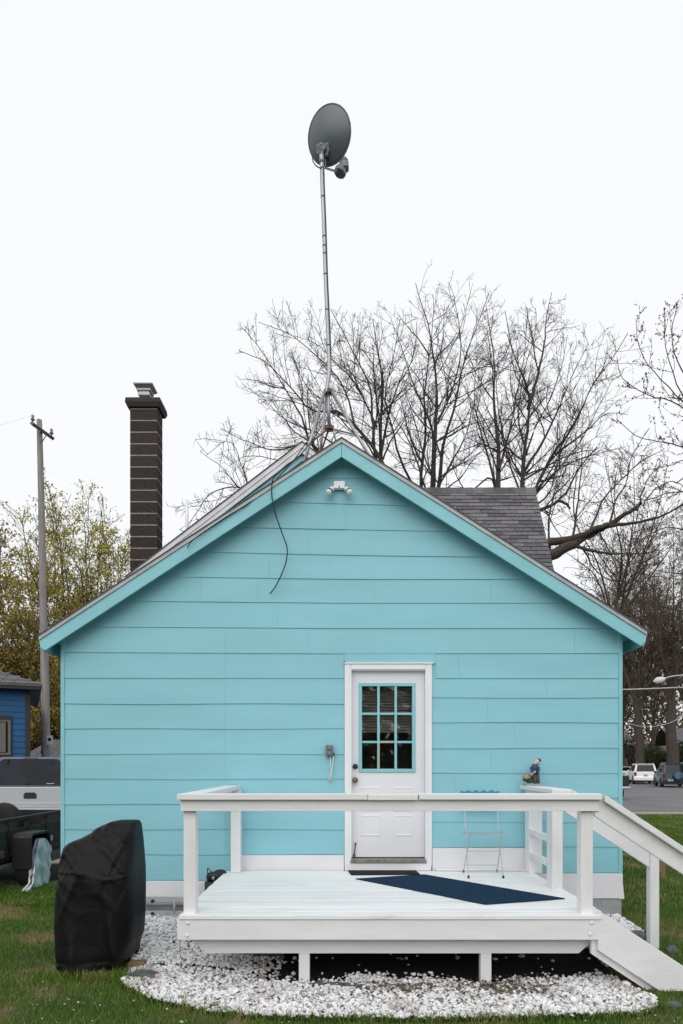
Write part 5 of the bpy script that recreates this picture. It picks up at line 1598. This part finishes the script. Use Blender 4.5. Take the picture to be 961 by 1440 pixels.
# ------------------------------------------------------------------ far houses and fence
def far_house(label, x0, x1, d, zw, zr, wall, roof, trim=None):
    t = thing('far_house', label, 'house', ((x0 + x1) / 2, d, 0))
    MB().box(x0, x1, d, d + 8, 0, zw).build('wall', wall, t)
    ym = d + 4
    MB().add([(x0 - .4, d - .4, zw - .1), (x1 + .4, d - .4, zw - .1), (x1 + .4, ym, zr), (x0 - .4, ym, zr), (x0 - .4, d + 8.4, zw - .1), (x1 + .4, d + 8.4, zw - .1)], [(0, 1, 2, 3), (3, 2, 5, 4)]).build('roof', roof, t)
    MB().box(x0 - .4, x1 + .4, d - .43, d - .405, zw - .22, zw - .02).build('fascia', trim or M['far_white'], t)
    n = max(1, int((x1 - x0) / 3))
    for k in range(n):
        xc = x0 + (k + .5) * (x1 - x0) / n
        w = MB().box(xc - .55, xc + .55, d - .06, d - .01, zw * .35, zw * .35 + 1.2).build('window', M['far_white'], t)
        MB().box(xc - .45, xc + .45, d - .08, d - .061, zw * .35 + .1, zw * .35 + 1.1).build('pane', M['car_glass'], w)
    return t
far_house('low house with weathered grey roof behind the utility pole', at(38, 0, 37)[0], at(118, 0, 37)[0], 37, 2.0, 3.15, M['far_wall'], M['far_roof'])
far_house('red brick house with white trim behind the right house corner', at(850, 0, 92)[0], at(888, 0, 92)[0], 92, 4.6, 7.0, M['far_red'], M['far_roof'])
far_house('tan house with dark roof between the big trunks at right', at(905, 0, 95)[0], at(948, 0, 95)[0], 95, 3.0, 5.0, M['far_wall'], M['far_roof'])
far_house('pale tan house at the right edge behind the trees', at(955, 0, 88)[0], at(1010, 0, 88)[0], 88, 4.2, 6.5, M['far_wall'], M['far_roof'])
fn = thing('picket_fence', 'grey weathered picket fence behind the utility pole', 'fence', (-13, 33, 0))
for k in range(34):
    x = at(46, 0, 33)[0] + k * .14
    MB().box(x, x + .10, 33, 33.03, 0, 2.05 + .1 * math.sin(k * 1.7)).build('picket', M['pole_wood'], fn)
for z in (.5, 1.7):
    MB().box(at(46, 0, 33)[0], at(46, 0, 33)[0] + 4.8, 33.031, 33.08, z, z + .1).build('rail', M['pole_wood'], fn)

# ------------------------------------------------------------------ trees
def frames(P):
    T = np.zeros_like(P)
    T[:, 1:-1] = P[:, 2:] - P[:, :-2]; T[:, 0] = P[:, 1] - P[:, 0]; T[:, -1] = P[:, -1] - P[:, -2]
    T /= np.linalg.norm(T, axis=2, keepdims=True) + 1e-9
    ref = np.where(np.abs(T[:, :, 2:3]) > .9, np.array([1.0, 0, 0]), np.array([0, 0, 1.0]))
    U = np.cross(T, ref); U /= np.linalg.norm(U, axis=2, keepdims=True) + 1e-9
    return T, U, np.cross(T, U)


def tubes(P, R, sides):
    N, K, _ = P.shape
    T, U, W = frames(P)
    a = np.arange(sides) * 2 * np.pi / sides
    V = P[:, :, None] + R[:, :, None, None] * (U[:, :, None] * np.cos(a)[None, None, :, None] + W[:, :, None] * np.sin(a)[None, None, :, None])
    idx = np.arange(N * K * sides).reshape(N, K, sides)
    nx_ = np.roll(idx, -1, 2)
    q_ = np.stack([idx[:, :-1], nx_[:, :-1], nx_[:, 1:], idx[:, 1:]], -1).reshape(-1, 4)
    return V.reshape(-1, 3), q_


def resample(pts, K):
    P = np.array(spline(pts, 6), float)
    s = np.concatenate([[0], np.cumsum(np.linalg.norm(np.diff(P, axis=0), axis=1))])
    t = np.linspace(0, s[-1], K)
    return np.stack([np.interp(t, s, P[:, i]) for i in range(3)], 1)


def sprout(P, R, r, spacing, ang, ratio, up, K, tmin=.2, rmax=.6, rmin=.004, lmin=.15, wob=.10, lcap=3.0):
    N, Kp, _ = P.shape
    L = np.linalg.norm(np.diff(P, axis=1), axis=2).sum(1)
    cnt = np.maximum(1, (L * (1 - tmin) / spacing + r.random(N)).astype(int))
    par = np.repeat(np.arange(N), cnt)
    M_ = len(par)
    t = tmin + (1 - tmin) * r.random(M_) ** .85
    u = t * (Kp - 1); i0 = np.minimum(u.astype(int), Kp - 2); w = (u - i0)[:, None]
    p0 = P[par, i0] * (1 - w) + P[par, i0 + 1] * w
    tg = P[par, i0 + 1] - P[par, i0]; tg /= np.linalg.norm(tg, axis=1, keepdims=True) + 1e-9
    r0 = R[par, i0] * (1 - w[:, 0]) + R[par, i0 + 1] * w[:, 0]
    rv = r.normal(size=(M_, 3)); rv -= tg * (rv * tg).sum(1, keepdims=True); rv /= np.linalg.norm(rv, axis=1, keepdims=True) + 1e-9
    a = np.radians(r.uniform(ang[0], ang[1], M_))[:, None]
    d = tg * np.cos(a) + rv * np.sin(a)
    ln = np.minimum(lcap * (1.1 - .65 * t), L[par] * ratio * (1.15 - .9 * t) * r.uniform(.5, 1.3, M_)); ln = np.maximum(ln, lmin)
    step = (ln / (K - 1))[:, None]
    Q = np.zeros((M_, K, 3)); Q[:, 0] = p0
    d[:, 2] += up * .3
    for k in range(1, K):
        d = d + np.array([0, 0, up]) / K * 1.0 + r.normal(size=(M_, 3)) * wob
        d /= np.linalg.norm(d, axis=1, keepdims=True)
        Q[:, k] = Q[:, k - 1] + d * step
    rs = np.maximum(rmin, np.minimum(r0 * rmax, .013 * ln))
    taper = np.linspace(1, .35, K)
    return Q, np.maximum(rs[:, None] * taper[None], rmin * .75)


def diamonds(C, size, r, flat=1.0):
    n = len(C)
    d1 = r.normal(size=(n, 3)); d1 /= np.linalg.norm(d1, axis=1, keepdims=True)
    d2 = np.cross(d1, r.normal(size=(n, 3))); d2 /= np.linalg.norm(d2, axis=1, keepdims=True)
    s = size * r.uniform(.55, 1.25, (n, 1))
    V = np.stack([C - d1 * s, C - d2 * s * .55, C + d1 * s, C + d2 * s * .55], 1)
    return V.reshape(-1, 3), np.arange(n * 4).reshape(-1, 4)


def octas(C, size, r):
    n = len(C)
    s = (size * r.uniform(.6, 1.3, n))[:, None, None]
    base_ = np.array([[1, 0, 0], [-1, 0, 0], [0, 1, 0], [0, -1, 0], [0, 0, 1.3], [0, 0, -1.3]])
    f_ = np.array([[0, 2, 4], [2, 1, 4], [1, 3, 4], [3, 0, 4], [2, 0, 5], [1, 2, 5], [3, 1, 5], [0, 3, 5]])
    V = (C[:, None] + base_[None] * s).reshape(-1, 3)
    return V, (f_[None] + (np.arange(n) * 6)[:, None, None]).reshape(-1, 3)


def make_tree(label, name, base, stems, limbs, seed, levels, bark, twig, buds=None, group=None, cat='tree'):
    """stems, limbs: lists of (points, r0, r1); levels: sprout settings for each order of twig"""
    r = np.random.default_rng(seed)
    t = thing(name, label, cat, base, 0, group)
    vs, fs, o = [], [], 0
    for pts, ra_, rb_ in stems:
        P = resample(pts, 16)[None]; R = np.linspace(ra_, rb_ * (.6 if cat == 'tree' else 1), 16)[None]
        P = P + np.concatenate([np.zeros((1, 1, 3)), r.normal(size=(1, 15, 3)) * ra_ * .10], 1)
        V, q_ = tubes(P, R, 9); vs.append(V); fs.append(q_ + o); o += len(V)
    tk = link('trunk', np_mesh('trunk', np.concatenate(vs), [np.concatenate(fs)], bark, True), t)
    tk.matrix_parent_inverse = Matrix.Translation(-Vector(base))
    KP = 18
    P = np.stack([resample(l[0], KP) for l in limbs]); R = np.stack([l[2] + (l[1] * .70 - l[2]) * (1 - np.linspace(0, 1, KP)) ** 1.5 for l in limbs])
    P[:, 1:] += np.cumsum(r.normal(size=(len(limbs), KP - 1, 3)) * .012, axis=1)
    vs, fs, o = [], [], 0
    V, q_ = tubes(P, R, 7); vs.append(V); fs.append(q_); o += len(V)
    tips = [P]
    curP, curR = P, R
    allP, allR = [P], [R]
    for lv in levels:
        src = lv.pop('src', 'last')
        Q, RQ = sprout(curP, curR, r, **lv)
        V, q_ = tubes(Q, RQ, 4 if Q.shape[1] > 5 else 3); vs.append(V); fs.append(q_ + o); o += len(V)
        curP, curR = Q, RQ
        tips.append(Q)
    br = link('branches', np_mesh('branches', np.concatenate(vs), [np.concatenate(fs)], twig, True), t)
    br.matrix_parent_inverse = Matrix.Translation(-Vector(base))
    if buds:
        kind, bm_, size, per, spread, nm = buds
        C = []
        for Q in tips[-2:]:
            n, K, _ = Q.shape
            m_ = int(n * per)
            i = r.integers(0, n, m_); u = (r.random(m_) ** .7) * (K - 1.001); k0 = u.astype(int); w = (u - k0)[:, None]
            C.append(Q[i, k0] * (1 - w) + Q[i, k0 + 1] * w + r.normal(size=(m_, 3)) * spread)
        C = np.concatenate(C)
        V, q_ = (diamonds if kind == 'leaf' else octas)(C, size, r)
        lf_ = link(nm, np_mesh(nm, V, [q_], bm_), t)
        lf_['kind'] = 'stuff'
        lf_.matrix_parent_inverse = Matrix.Translation(-Vector(base))
    return t


def L3(px, d0, d1, r0, r1):
    """a limb through picture positions, drifting in depth from d0 to d1"""
    n = len(px)
    return ([at(x, y, d0 + (d1 - d0) * i / (n - 1)) for i, (x, y) in enumerate(px)], r0, r1)


BARE = lambda k=1.0: [dict(spacing=.34 * k, ang=(34, 70), ratio=.40, up=.30, K=8, tmin=.10, lcap=2.6, rmin=.0074, wob=.11),
                      dict(spacing=.21 * k, ang=(30, 68), ratio=.48, up=.22, K=5, tmin=.12, lcap=1.1, rmin=.0062, wob=.10),
                      dict(spacing=.19 * k, ang=(30, 65), ratio=.55, up=.20, K=4, tmin=.12, lcap=.5, lmin=.14, rmin=.0046)]
# big bare maple, centre: stems rise from one trunk behind the ridge
TD_ = 24.0
tb = (at(608, 0, TD_)[0], TD_, 0)
fork = at(607, 700, TD_)
trunk = [((tb[0], TD_, -.2), .34), (fork, .26)]
make_tree('big bare maple with crowded upright stems behind the roof peak', 'bare_tree', tb,
          [([(tb[0], TD_, -.2), (tb[0] + .05, TD_, 4), at(607, 790, TD_), at(607, 705, TD_)], .42, .19)],
          [L3([(607, 715), (612, 610), (614, 548), (609, 502), (602, 456), (591, 424), (584, 397)], 24, 23.2, .165, .012),
           L3([(602, 720), (593, 681), (600, 610), (598, 560), (602, 535), (610, 470), (612, 425)], 24, 25.5, .11, .01),
           L3([(612, 715), (618, 673), (623, 627), (639, 569), (652, 510), (673, 452), (685, 414)], 24, 22, .12, .01),
           L3([(606, 730), (585, 690), (560, 640), (550, 600), (540, 560), (552, 500), (560, 450)], 24, 21.5, .09, .01),
           L3([(609, 640), (606, 600), (580, 540), (566, 490), (548, 440)], 24, 25, .07, .008),
           L3([(613, 600), (640, 540), (650, 480), (640, 420), (632, 398)], 24, 25, .06, .008),
           L3([(604, 500), (585, 470), (560, 440)], 23.4, 22.4, .04, .007),
           L3([(609, 520), (622, 480), (625, 430)], 23.6, 24.4, .05, .007),
           L3([(609, 700), (630, 660), (655, 610), (668, 560), (690, 500)], 24, 26, .06, .008),
           L3([(606, 700), (640, 680), (665, 650), (690, 620)], 24, 22.5, .05, .008),
           L3([(606, 710), (590, 660), (575, 620), (545, 570), (525, 520)], 24, 25.5, .06, .008)],
          41, BARE(1.0), M['bark'], M['twig'], ('bud', M['bud'], .013, .35, .01, 'buds'), 'bare trees behind the house')
# second maple to the right of it
tb = (at(705, 0, 23)[0], 23, 0)
make_tree('bare maple with several dark stems behind the shingled roof', 'bare_tree', tb,
          [([(tb[0], 23, -.2), at(706, 900, 23), at(702, 760, 23), at(700, 705, 23)], .38, .16),
           ([(tb[0] + .3, 23.2, -.2), at(722, 900, 23.2), at(728, 760, 23.2), at(731, 708, 23.2)], .34, .15)],
          [L3([(700, 720), (700, 627), (694, 560), (696, 514), (689, 464), (685, 430)], 23, 24.5, .15, .01),
           L3([(731, 720), (739, 627), (744, 569), (739, 544), (719, 498), (708, 440)], 23.2, 22, .14, .01),
           L3([(743, 575), (754, 535), (764, 485), (769, 443), (777, 412)], 23, 23.8, .09, .01),
           L3([(733, 700), (738, 665), (760, 627), (785, 577), (806, 527), (828, 486)], 23.2, 24.6, .10, .01),
           L3([(735, 740), (752, 690), (781, 635), (810, 594), (835, 539), (860, 506), (886, 466)], 23.2, 21.6, .12, .01),
           L3([(699, 690), (688, 640), (676, 600), (668, 560), (672, 500)], 23, 21.8, .07, .008),
           L3([(702, 660), (718, 600), (726, 560), (738, 500), (741, 455)], 23, 25, .07, .008),
           L3([(781, 640), (820, 610), (850, 585), (884, 585)], 22.8, 22, .06, .008),
           L3([(698, 700), (690, 670), (660, 690), (640, 660), (620, 620)], 23, 22, .06, .008),
           L3([(740, 640), (752, 600), (770, 570), (790, 520), (800, 470)], 23, 24, .05, .008),
           L3([(745, 700), (772, 670), (800, 650), (840, 635), (880, 628)], 23, 22, .05, .008),
           L3([(750, 700), (790, 650), (822, 605), (845, 560), (862, 530)], 23, 24.5, .05, .008),
           L3([(731, 690), (715, 640), (705, 590), (700, 540), (705, 490)], 23, 24.5, .05, .008),
           L3([(750, 715), (775, 690), (790, 640), (815, 590), (822, 540)], 23, 24, .05, .008),
           L3([(742, 640), (730, 590), (735, 530), (750, 470), (752, 430)], 23, 22, .05, .008)],
          43, BARE(.85), M['bark'], M['twig'], ('bud', M['bud'], .011, .3, .01, 'buds'), 'bare trees behind the house')
# left maple spreading to the left of the mast
tb = (at(533, 0, 22)[0], 22, 0)
make_tree('bare tree with low limbs sweeping left behind the mast', 'bare_tree', tb,
          [([(tb[0], 22, -.2), at(536, 900, 22), at(536, 760, 22), at(536, 680, 22)], .36, .14)],
          [L3([(536, 690), (535, 641), (535, 592), (537, 536), (530, 499), (524, 445)], 22, 23, .12, .01),
           L3([(533, 690), (522, 585), (518, 540), (492, 491), (473, 454), (463, 432)], 22, 20.8, .10, .01),
           L3([(537, 670), (537, 645), (503, 603), (477, 581), (440, 581), (421, 562), (398, 536), (372, 510), (335, 493)], 22, 20, .10, .009),
           L3([(500, 690), (470, 660), (436, 618), (425, 585), (398, 540), (372, 498), (346, 466)], 22, 22.5, .09, .009),
           L3([(460, 650), (436, 622), (391, 630), (354, 622), (309, 601)], 22, 20.5, .06, .008),
           L3([(536, 640), (545, 590), (560, 540), (580, 500), (585, 450)], 22, 23, .07, .009),
           L3([(500, 603), (480, 540), (440, 500), (400, 470), (362, 455)], 21.5, 22.5, .05, .008),
           L3([(530, 600), (500, 540), (470, 510), (440, 480), (414, 470)], 22, 23.5, .05, .008),
           L3([(536, 660), (515, 620), (490, 600), (450, 540), (430, 500)], 22, 23.5, .05, .008),
           L3([(536, 650), (550, 620), (575, 580), (590, 540)], 22, 21, .05, .008),
           L3([(500, 650), (480, 630), (440, 605), (400, 590), (370, 560), (348, 545)], 22, 23.5, .05, .008),
           L3([(520, 700), (470, 690), (430, 660), (400, 650), (350, 640), (322, 655)], 22, 21, .06, .008)],
          45, BARE(.85), M['bark'], M['twig'], ('bud', M['bud'], .011, .3, .01, 'buds'), 'bare trees behind the house')
# low limbs at the left
tb = (at(372, 0, 17)[0], 17, 0)
make_tree('small bare tree with arching limbs left of the rear gable', 'bare_tree', tb,
          [([(tb[0], 17, -.2), at(376, 950, 17), at(374, 800, 17), at(362, 740, 17)], .16, .06)],
          [L3([(366, 760), (345, 690), (335, 686), (309, 656), (282, 635)], 17, 16.5, .045, .006),
           L3([(366, 760), (342, 688), (297, 690), (271, 722), (262, 745)], 17, 16.2, .045, .006),
           L3([(368, 760), (345, 705), (310, 715), (285, 735)], 17, 17.5, .035, .006),
           L3([(370, 760), (340, 660), (320, 620), (290, 640)], 17, 18, .035, .006)],
          47, BARE(.8), M['bark_dark'], M['twig'], None, 'bare trees behind the house')
# old tree with heavy limbs reaching right
tb = (at(720, 0, 18)[0], 18, 0)
make_tree('old tree with heavy gnarled limbs reaching right past the roof end', 'old_tree', tb,
          [([(tb[0], 18, -.2), at(722, 950, 18), at(730, 830, 18), at(748, 790, 18)], .40, .2),
           L3([(735, 800), (774, 781), (805, 767), (832, 750), (857, 738)], 18, 17.6, .19, .12),
           L3([(740, 785), (774, 763), (805, 758), (830, 748), (857, 736)], 18.2, 17.4, .13, .10)],
          [L3([(855, 739), (878, 726), (899, 716), (905, 712)], 17.6, 17.2, .11, .04),
           L3([(850, 742), (880, 738), (902, 733), (930, 726), (961, 710)], 17.5, 16.5, .08, .02),
           L3([(735, 745), (752, 722), (768, 713), (784, 705), (800, 690), (815, 660), (840, 632)], 18, 18.8, .10, .012),
           L3([(784, 705), (796, 708), (804, 718)], 18.2, 18, .06, .03),
           L3([(796, 760), (826, 775), (861, 782), (899, 782), (930, 775)], 17.9, 17, .08, .015),
           L3([(774, 775), (772, 730), (778, 690), (792, 640)], 18, 18.8, .05, .008),
           L3([(806, 760), (812, 715), (818, 665), (817, 600)], 18, 18.5, .05, .008),
           L3([(828, 750), (845, 715), (860, 690), (900, 650), (935, 630)], 17.8, 18.6, .05, .008),
           L3([(857, 738), (868, 700), (880, 680), (890, 640), (915, 600)], 17.5, 18.3, .045, .008),
           L3([(840, 742), (852, 770), (862, 800), (858, 820)], 17.6, 17, .04, .01),
           L3([(820, 770), (832, 790), (850, 810), (875, 815)], 17.8, 17.2, .04, .01),
           L3([(896, 718), (905, 690), (920, 660)], 17.2, 17.6, .04, .008),
           L3([(905, 712), (920, 690), (945, 680), (965, 690)], 17.2, 16.8, .03, .008)],
          49, BARE(.75), M['bark'], M['bark'], ('bud', M['bud'], .010, .6, .01, 'buds'))
# thin brown tree filling the view below the heavy limbs
tb = (at(848, 0, 21)[0], 21, 0)
make_tree('thin twiggy brown tree below the heavy gnarled limbs', 'bare_tree', tb,
          [([(tb[0], 21, -.2), at(850, 1000, 21), at(856, 930, 21), at(862, 880, 21)], .13, .08)],
          [L3([(862, 890), (872, 790), (862, 720), (850, 650)], 21, 20.0, .07, .008),
           L3([(862, 880), (900, 790), (928, 710), (940, 640)], 21, 22.0, .07, .008),
           L3([(862, 880), (848, 800), (820, 745), (798, 690)], 21, 20.5, .06, .008),
           L3([(860, 870), (838, 810), (805, 785), (782, 770)], 21, 21.5, .05, .008),
           L3([(862, 880), (922, 800), (960, 750), (985, 720)], 21, 20.0, .06, .008),
           L3([(862, 870), (885, 780), (895, 700), (890, 640)], 21, 22.5, .06, .008),
           L3([(860, 890), (850, 850), (835, 830), (815, 835)], 21, 20.0, .05, .008),
           L3([(862, 890), (925, 855), (960, 840), (990, 845)], 21, 22.0, .05, .008)],
          53, BARE(.8), M['bark'], M['twig_brown'], ('bud', M['bud'], .016, .8, .012, 'buds'), 'bare trees behind the house')
# budding tree reaching in from the right edge
tb = (at(1045, 0, 14)[0], 14, 0)
make_tree('budding tree reaching in from the right edge', 'budding_tree', tb,
          [([(tb[0], 14, -.2), at(1050, 900, 14), at(1045, 700, 14), at(1030, 560, 14)], .22, .08)],
          [L3([(1040, 700), (990, 610), (961, 549), (949, 515), (939, 487), (936, 428)], 14, 13.5, .045, .006),
           L3([(1040, 620), (985, 560), (955, 510), (948, 470), (961, 425)], 14, 14.4, .04, .006),
           L3([(1040, 650), (961, 574), (923, 560), (899, 549), (875, 532), (866, 505)], 14, 13.2, .035, .006),
           L3([(1040, 640), (954, 563), (913, 528), (895, 497), (890, 458)], 14, 14.5, .03, .006),
           L3([(1040, 660), (961, 622), (923, 612), (888, 601), (864, 582)], 14, 13.6, .03, .006),
           L3([(1045, 740), (961, 690), (905, 700), (868, 690)], 14, 14.6, .03, .006),
           L3([(1045, 780), (961, 745), (910, 760), (862, 800)], 14, 13.4, .03, .006),
           L3([(1045, 800), (961, 805), (915, 795), (880, 770)], 14, 14.5, .03, .006),
           L3([(1045, 860), (970, 860), (925, 850), (895, 870)], 14, 13.6, .03, .006),
           L3([(1045, 820), (975, 830), (940, 880), (925, 900)], 14, 14.2, .03, .006),
           L3([(1045, 700), (975, 650), (940, 655), (905, 660)], 14, 13.8, .03, .006),
           L3([(1030, 560), (985, 510), (975, 470)], 14, 14, .03, .006)],
          51, [dict(spacing=.24, ang=(30, 65), ratio=.30, up=.35, K=6, tmin=.3, lcap=1.1, rmin=.0035),
               dict(spacing=.17, ang=(30, 65), ratio=.5, up=.3, K=4, tmin=.15, lcap=.45, rmin=.003)],
          M['bark_dark'], M['twig'], ('bud', M['bud'], .0125, 5.0, .012, 'buds'))


def auto_tree(label, base, Hh, tr_, seed, levels, bark, twig, buds, name, group, nl=9, spread=.45, fork_h=.28, taper=.55):
    r = np.random.default_rng(seed)
    bx, by, bz = base
    fh = Hh * fork_h
    stems = [([(bx, by, -.2), (bx + r.uniform(-.1, .1), by, fh * .5), (bx + r.uniform(-.2, .2), by, fh), (bx + r.uniform(-.3, .3), by + r.uniform(-.3, .3), fh * 1.5)], tr_, tr_ * taper)]
    limbs = []
    for k in range(nl):
        a = 2 * math.pi * (k + r.uniform(-.3, .3)) / nl
        s = fh * r.uniform(.85, 1.5); e = Hh * r.uniform(.75, 1.0); w = Hh * spread * r.uniform(.5, 1.0) * (1 if k else .1)
        lo = (1.1 - .75 * (e / Hh - .75) / .25) if k else .1
        p = []
        for t in (0, .25, .5, .75, 1):
            rad = w * lo * t ** .8
            p.append((bx + math.cos(a) * rad + r.uniform(-.25, .25) * t, by + math.sin(a) * rad + r.uniform(-.25, .25) * t, s + (e - s) * t ** 1.1))
        limbs.append((p, tr_ * r.uniform(.3, .5), .012))
    return make_tree(label, name, base, stems, limbs, seed + 1, levels, bark, twig, buds, group)


FARL = lambda k=1.0: [dict(spacing=.50 * k, ang=(28, 62), ratio=.40, up=.25, K=6, tmin=.12, lcap=4.0, rmin=.014),
                      dict(spacing=.36 * k, ang=(30, 65), ratio=.5, up=.15, K=4, tmin=.1, lcap=1.8, rmin=.011),
                      dict(spacing=.30 * k, ang=(30, 70), ratio=.6, up=.1, K=3, tmin=.1, lcap=.9, lmin=.3, rmin=.009)]
# left: yellow-green budding trees
auto_tree('yellow green budding tree between the utility pole and the chimney', (at(128, 0, 33)[0], 33, 0), 14.6, .26, 61, FARL(1.1), M['bark_dark'], M['bark'], ('leaf', M['leaf_yellow'], .075, 3.4, .10, 'leaves'), 'budding_tree', 'leafing trees on the left', 11, .40, .2)
auto_tree('slim yellow green tree close left of the chimney', (at(165, 0, 36)[0], 36, 0), 15.5, .20, 63, FARL(1.2), M['bark_dark'], M['bark'], ('leaf', M['leaf_yellow'], .075, 3.2, .10, 'leaves'), 'budding_tree', 'leafing trees on the left', 9, .24, .2)
auto_tree('taller pale green tree behind the utility pole top twigs', (at(62, 0, 38)[0], 38, 0), 15.2, .24, 65, FARL(1.2), M['bark_dark'], M['bark'], ('leaf', M['leaf_yellow'], .075, 3.0, .12, 'leaves'), 'budding_tree', 'leafing trees on the left', 9, .33, .2)
auto_tree('ochre leafed dense tree at the left edge above the blue house', (at(8, 0, 29)[0], 29, 0), 11.2, .24, 67, FARL(.75), M['bark'], M['twig_brown'], ('leaf', M['leaf_ochre'], .07, 6.0, .12, 'leaves'), 'budding_tree', 'leafing trees on the left', 10, .42, .2)
auto_tree('low dense ochre green tree behind the utility pole foot', (at(72, 0, 50)[0], 50, 0), 10.0, .2, 69, FARL(.75), M['bark'], M['twig_brown'], ('leaf', M['leaf_ochre'], .10, 5.0, .16, 'leaves'), 'budding_tree', 'leafing trees on the left', 10, .48, .12)
auto_tree('dense olive bush tree right behind the house on the left', (at(104, 0, 52)[0], 52, 0), 10.5, .2, 71, FARL(.8), M['bark'], M['twig_brown'], ('leaf', M['leaf_ochre'], .10, 5.0, .16, 'leaves'), 'budding_tree', 'leafing trees on the left', 10, .48, .10)
auto_tree('pale young tree between the chimney and the roof edge', (at(245, 0, 36)[0], 36, 0), 13.2, .15, 73, FARL(1.3), M['bark_dark'], M['twig'], ('leaf', M['leaf_yellow'], .06, .8, .10, 'leaves'), 'budding_tree', 'leafing trees on the left', 7, .25, .2)
# right: old brown trees across the street
RT = [(899, 62, 23.0, .46, 'old tree with thick trunk behind the white cars'), (946, 60, 23.5, .60, 'old tree with the thickest trunk behind the blue car'),
      (876, 70, 20.5, .35, 'brown tree just right of the house corner'), (985, 64, 22, .5, 'brown tree leaning in at the far right'),
      (920, 80, 21.0, .35, 'slim brown tree far behind between the two old trunks'), (858, 84, 24.0, .4, 'brown tree far behind hidden partly by the eave')]
for k, (px, d, hh, trr, lab) in enumerate(RT):
    auto_tree(lab, (at(px, 0, d)[0], d, 0), hh, trr, 80 + 3 * k, FARL(.98), M['bark'], M['twig_brown'], ('leaf', M['leaf_brown'], .07, 1.5, .16, 'leaves'), 'old_tree', 'old trees across the street', 11, .36, .30 if k < 2 else .2, .7)
# evergreen shrubs and hedge
def shrub(label, x, y, w, h, seed, m, n=5000, name='shrub', size=.12, group=None):
    r = np.random.default_rng(seed)
    t = thing(name, label, 'shrub', (x, y, 0), 0, group)
    C = r.normal(size=(n, 3)); C /= np.linalg.norm(C, axis=1, keepdims=True)
    lump = 1 + .22 * np.sin(C[:, 0] * 5 + seed) * np.cos(C[:, 2] * 6 + seed) + .15 * np.sin(C[:, 1] * 9)
    C = C * (r.random((n, 1)) ** .35) * lump[:, None] * np.array([w / 2, w / 2.4, h / 2]) + np.array([x, y, h / 2])
    C[:, 2] = np.maximum(C[:, 2], .05)
    V, q_ = diamonds(C, size, r)
    link('foliage', np_mesh('foliage', V, [q_], m), t).matrix_parent_inverse = Matrix.Translation(-Vector((x, y, 0)))
    MB().tube([(x, y, -.1), (x, y, h * .5)], .08, 7).build('stem', M['bark_dark'], t)
    return t
shrub('dark evergreen shrub behind the maroon van', at(880, 0, 84)[0], 84, 5, 5.0, 3, M['leaf_dark'], group='shrubs across the street')
shrub('olive hedge shrub between the two old trunks', at(918, 0, 72)[0], 72, 4.2, 3.6, 5, M['leaf_hedge'], group='shrubs across the street')
shrub('dark shrub behind the blue car roof', at(935, 0, 76)[0], 76, 4.5, 3.0, 7, M['leaf_dark'], group='shrubs across the street')
shrub('olive shrub at the right picture edge', at(962, 0, 70)[0], 70, 3.5, 4.2, 9, M['leaf_hedge'], group='shrubs across the street')
shrub('dark green bush beside the far picket fence', at(84, 0, 47)[0], 47, 3.0, 3.2, 11, M['leaf_dark'], group='bushes on the left')
shrub('olive bush behind the blue house corner', at(50, 0, 52)[0], 52, 4.0, 5.0, 13, M['leaf_hedge'], group='bushes on the left')
# far woods closing the horizon
r = np.random.default_rng(5)
def woods(name, label, x0, x1, y, h, n, m, size):
    C = np.stack([r.uniform(x0, x1, n), r.uniform(y, y + 14, n), r.random(n) ** 1.3], 1)
    C[:, 2] *= h * (.7 + .3 * np.sin(C[:, 0] * .23) * np.sin(C[:, 0] * .071 + 1))
    V, q_ = diamonds(C, size, r)
    return tag(link(name, np_mesh(name, V, [q_], m)), label, 'woods', kind='stuff')
woods('far_woods', 'far brown woods beyond the street at right', 28, 90, 104, 17, 26000, M['leaf_brown'], .40)
woods('far_woods', 'far olive woods beyond the left neighbours', -90, -26, 76, 8, 15000, M['leaf_ochre'], .36)
# trees standing behind the camera, mirrored in the door glass
for k, (x, y) in enumerate(((-2.5, -13), (3.5, -16), (9, -14))):
    auto_tree(['bare tree behind the viewer on the left', 'bare tree behind the viewer in the middle', 'bare tree behind the viewer on the right'][k], (x, y, 0), 8, .2, 120 + k, [dict(spacing=.6, ang=(30, 60), ratio=.4, up=.3, K=5, tmin=.2), dict(spacing=.4, ang=(30, 60), ratio=.5, up=.2, K=4)], M['bark_dark'], M['twig'], None, 'bare_tree', 'trees behind the viewer', 7, .4)
woods('far_woods', 'unseen dark woods added behind the viewer to darken the door glass', -50, 50, -44, 12, 20000, M['leaf_hedge'], .6)  # unseen mass added so the door panes mirror less bright sky
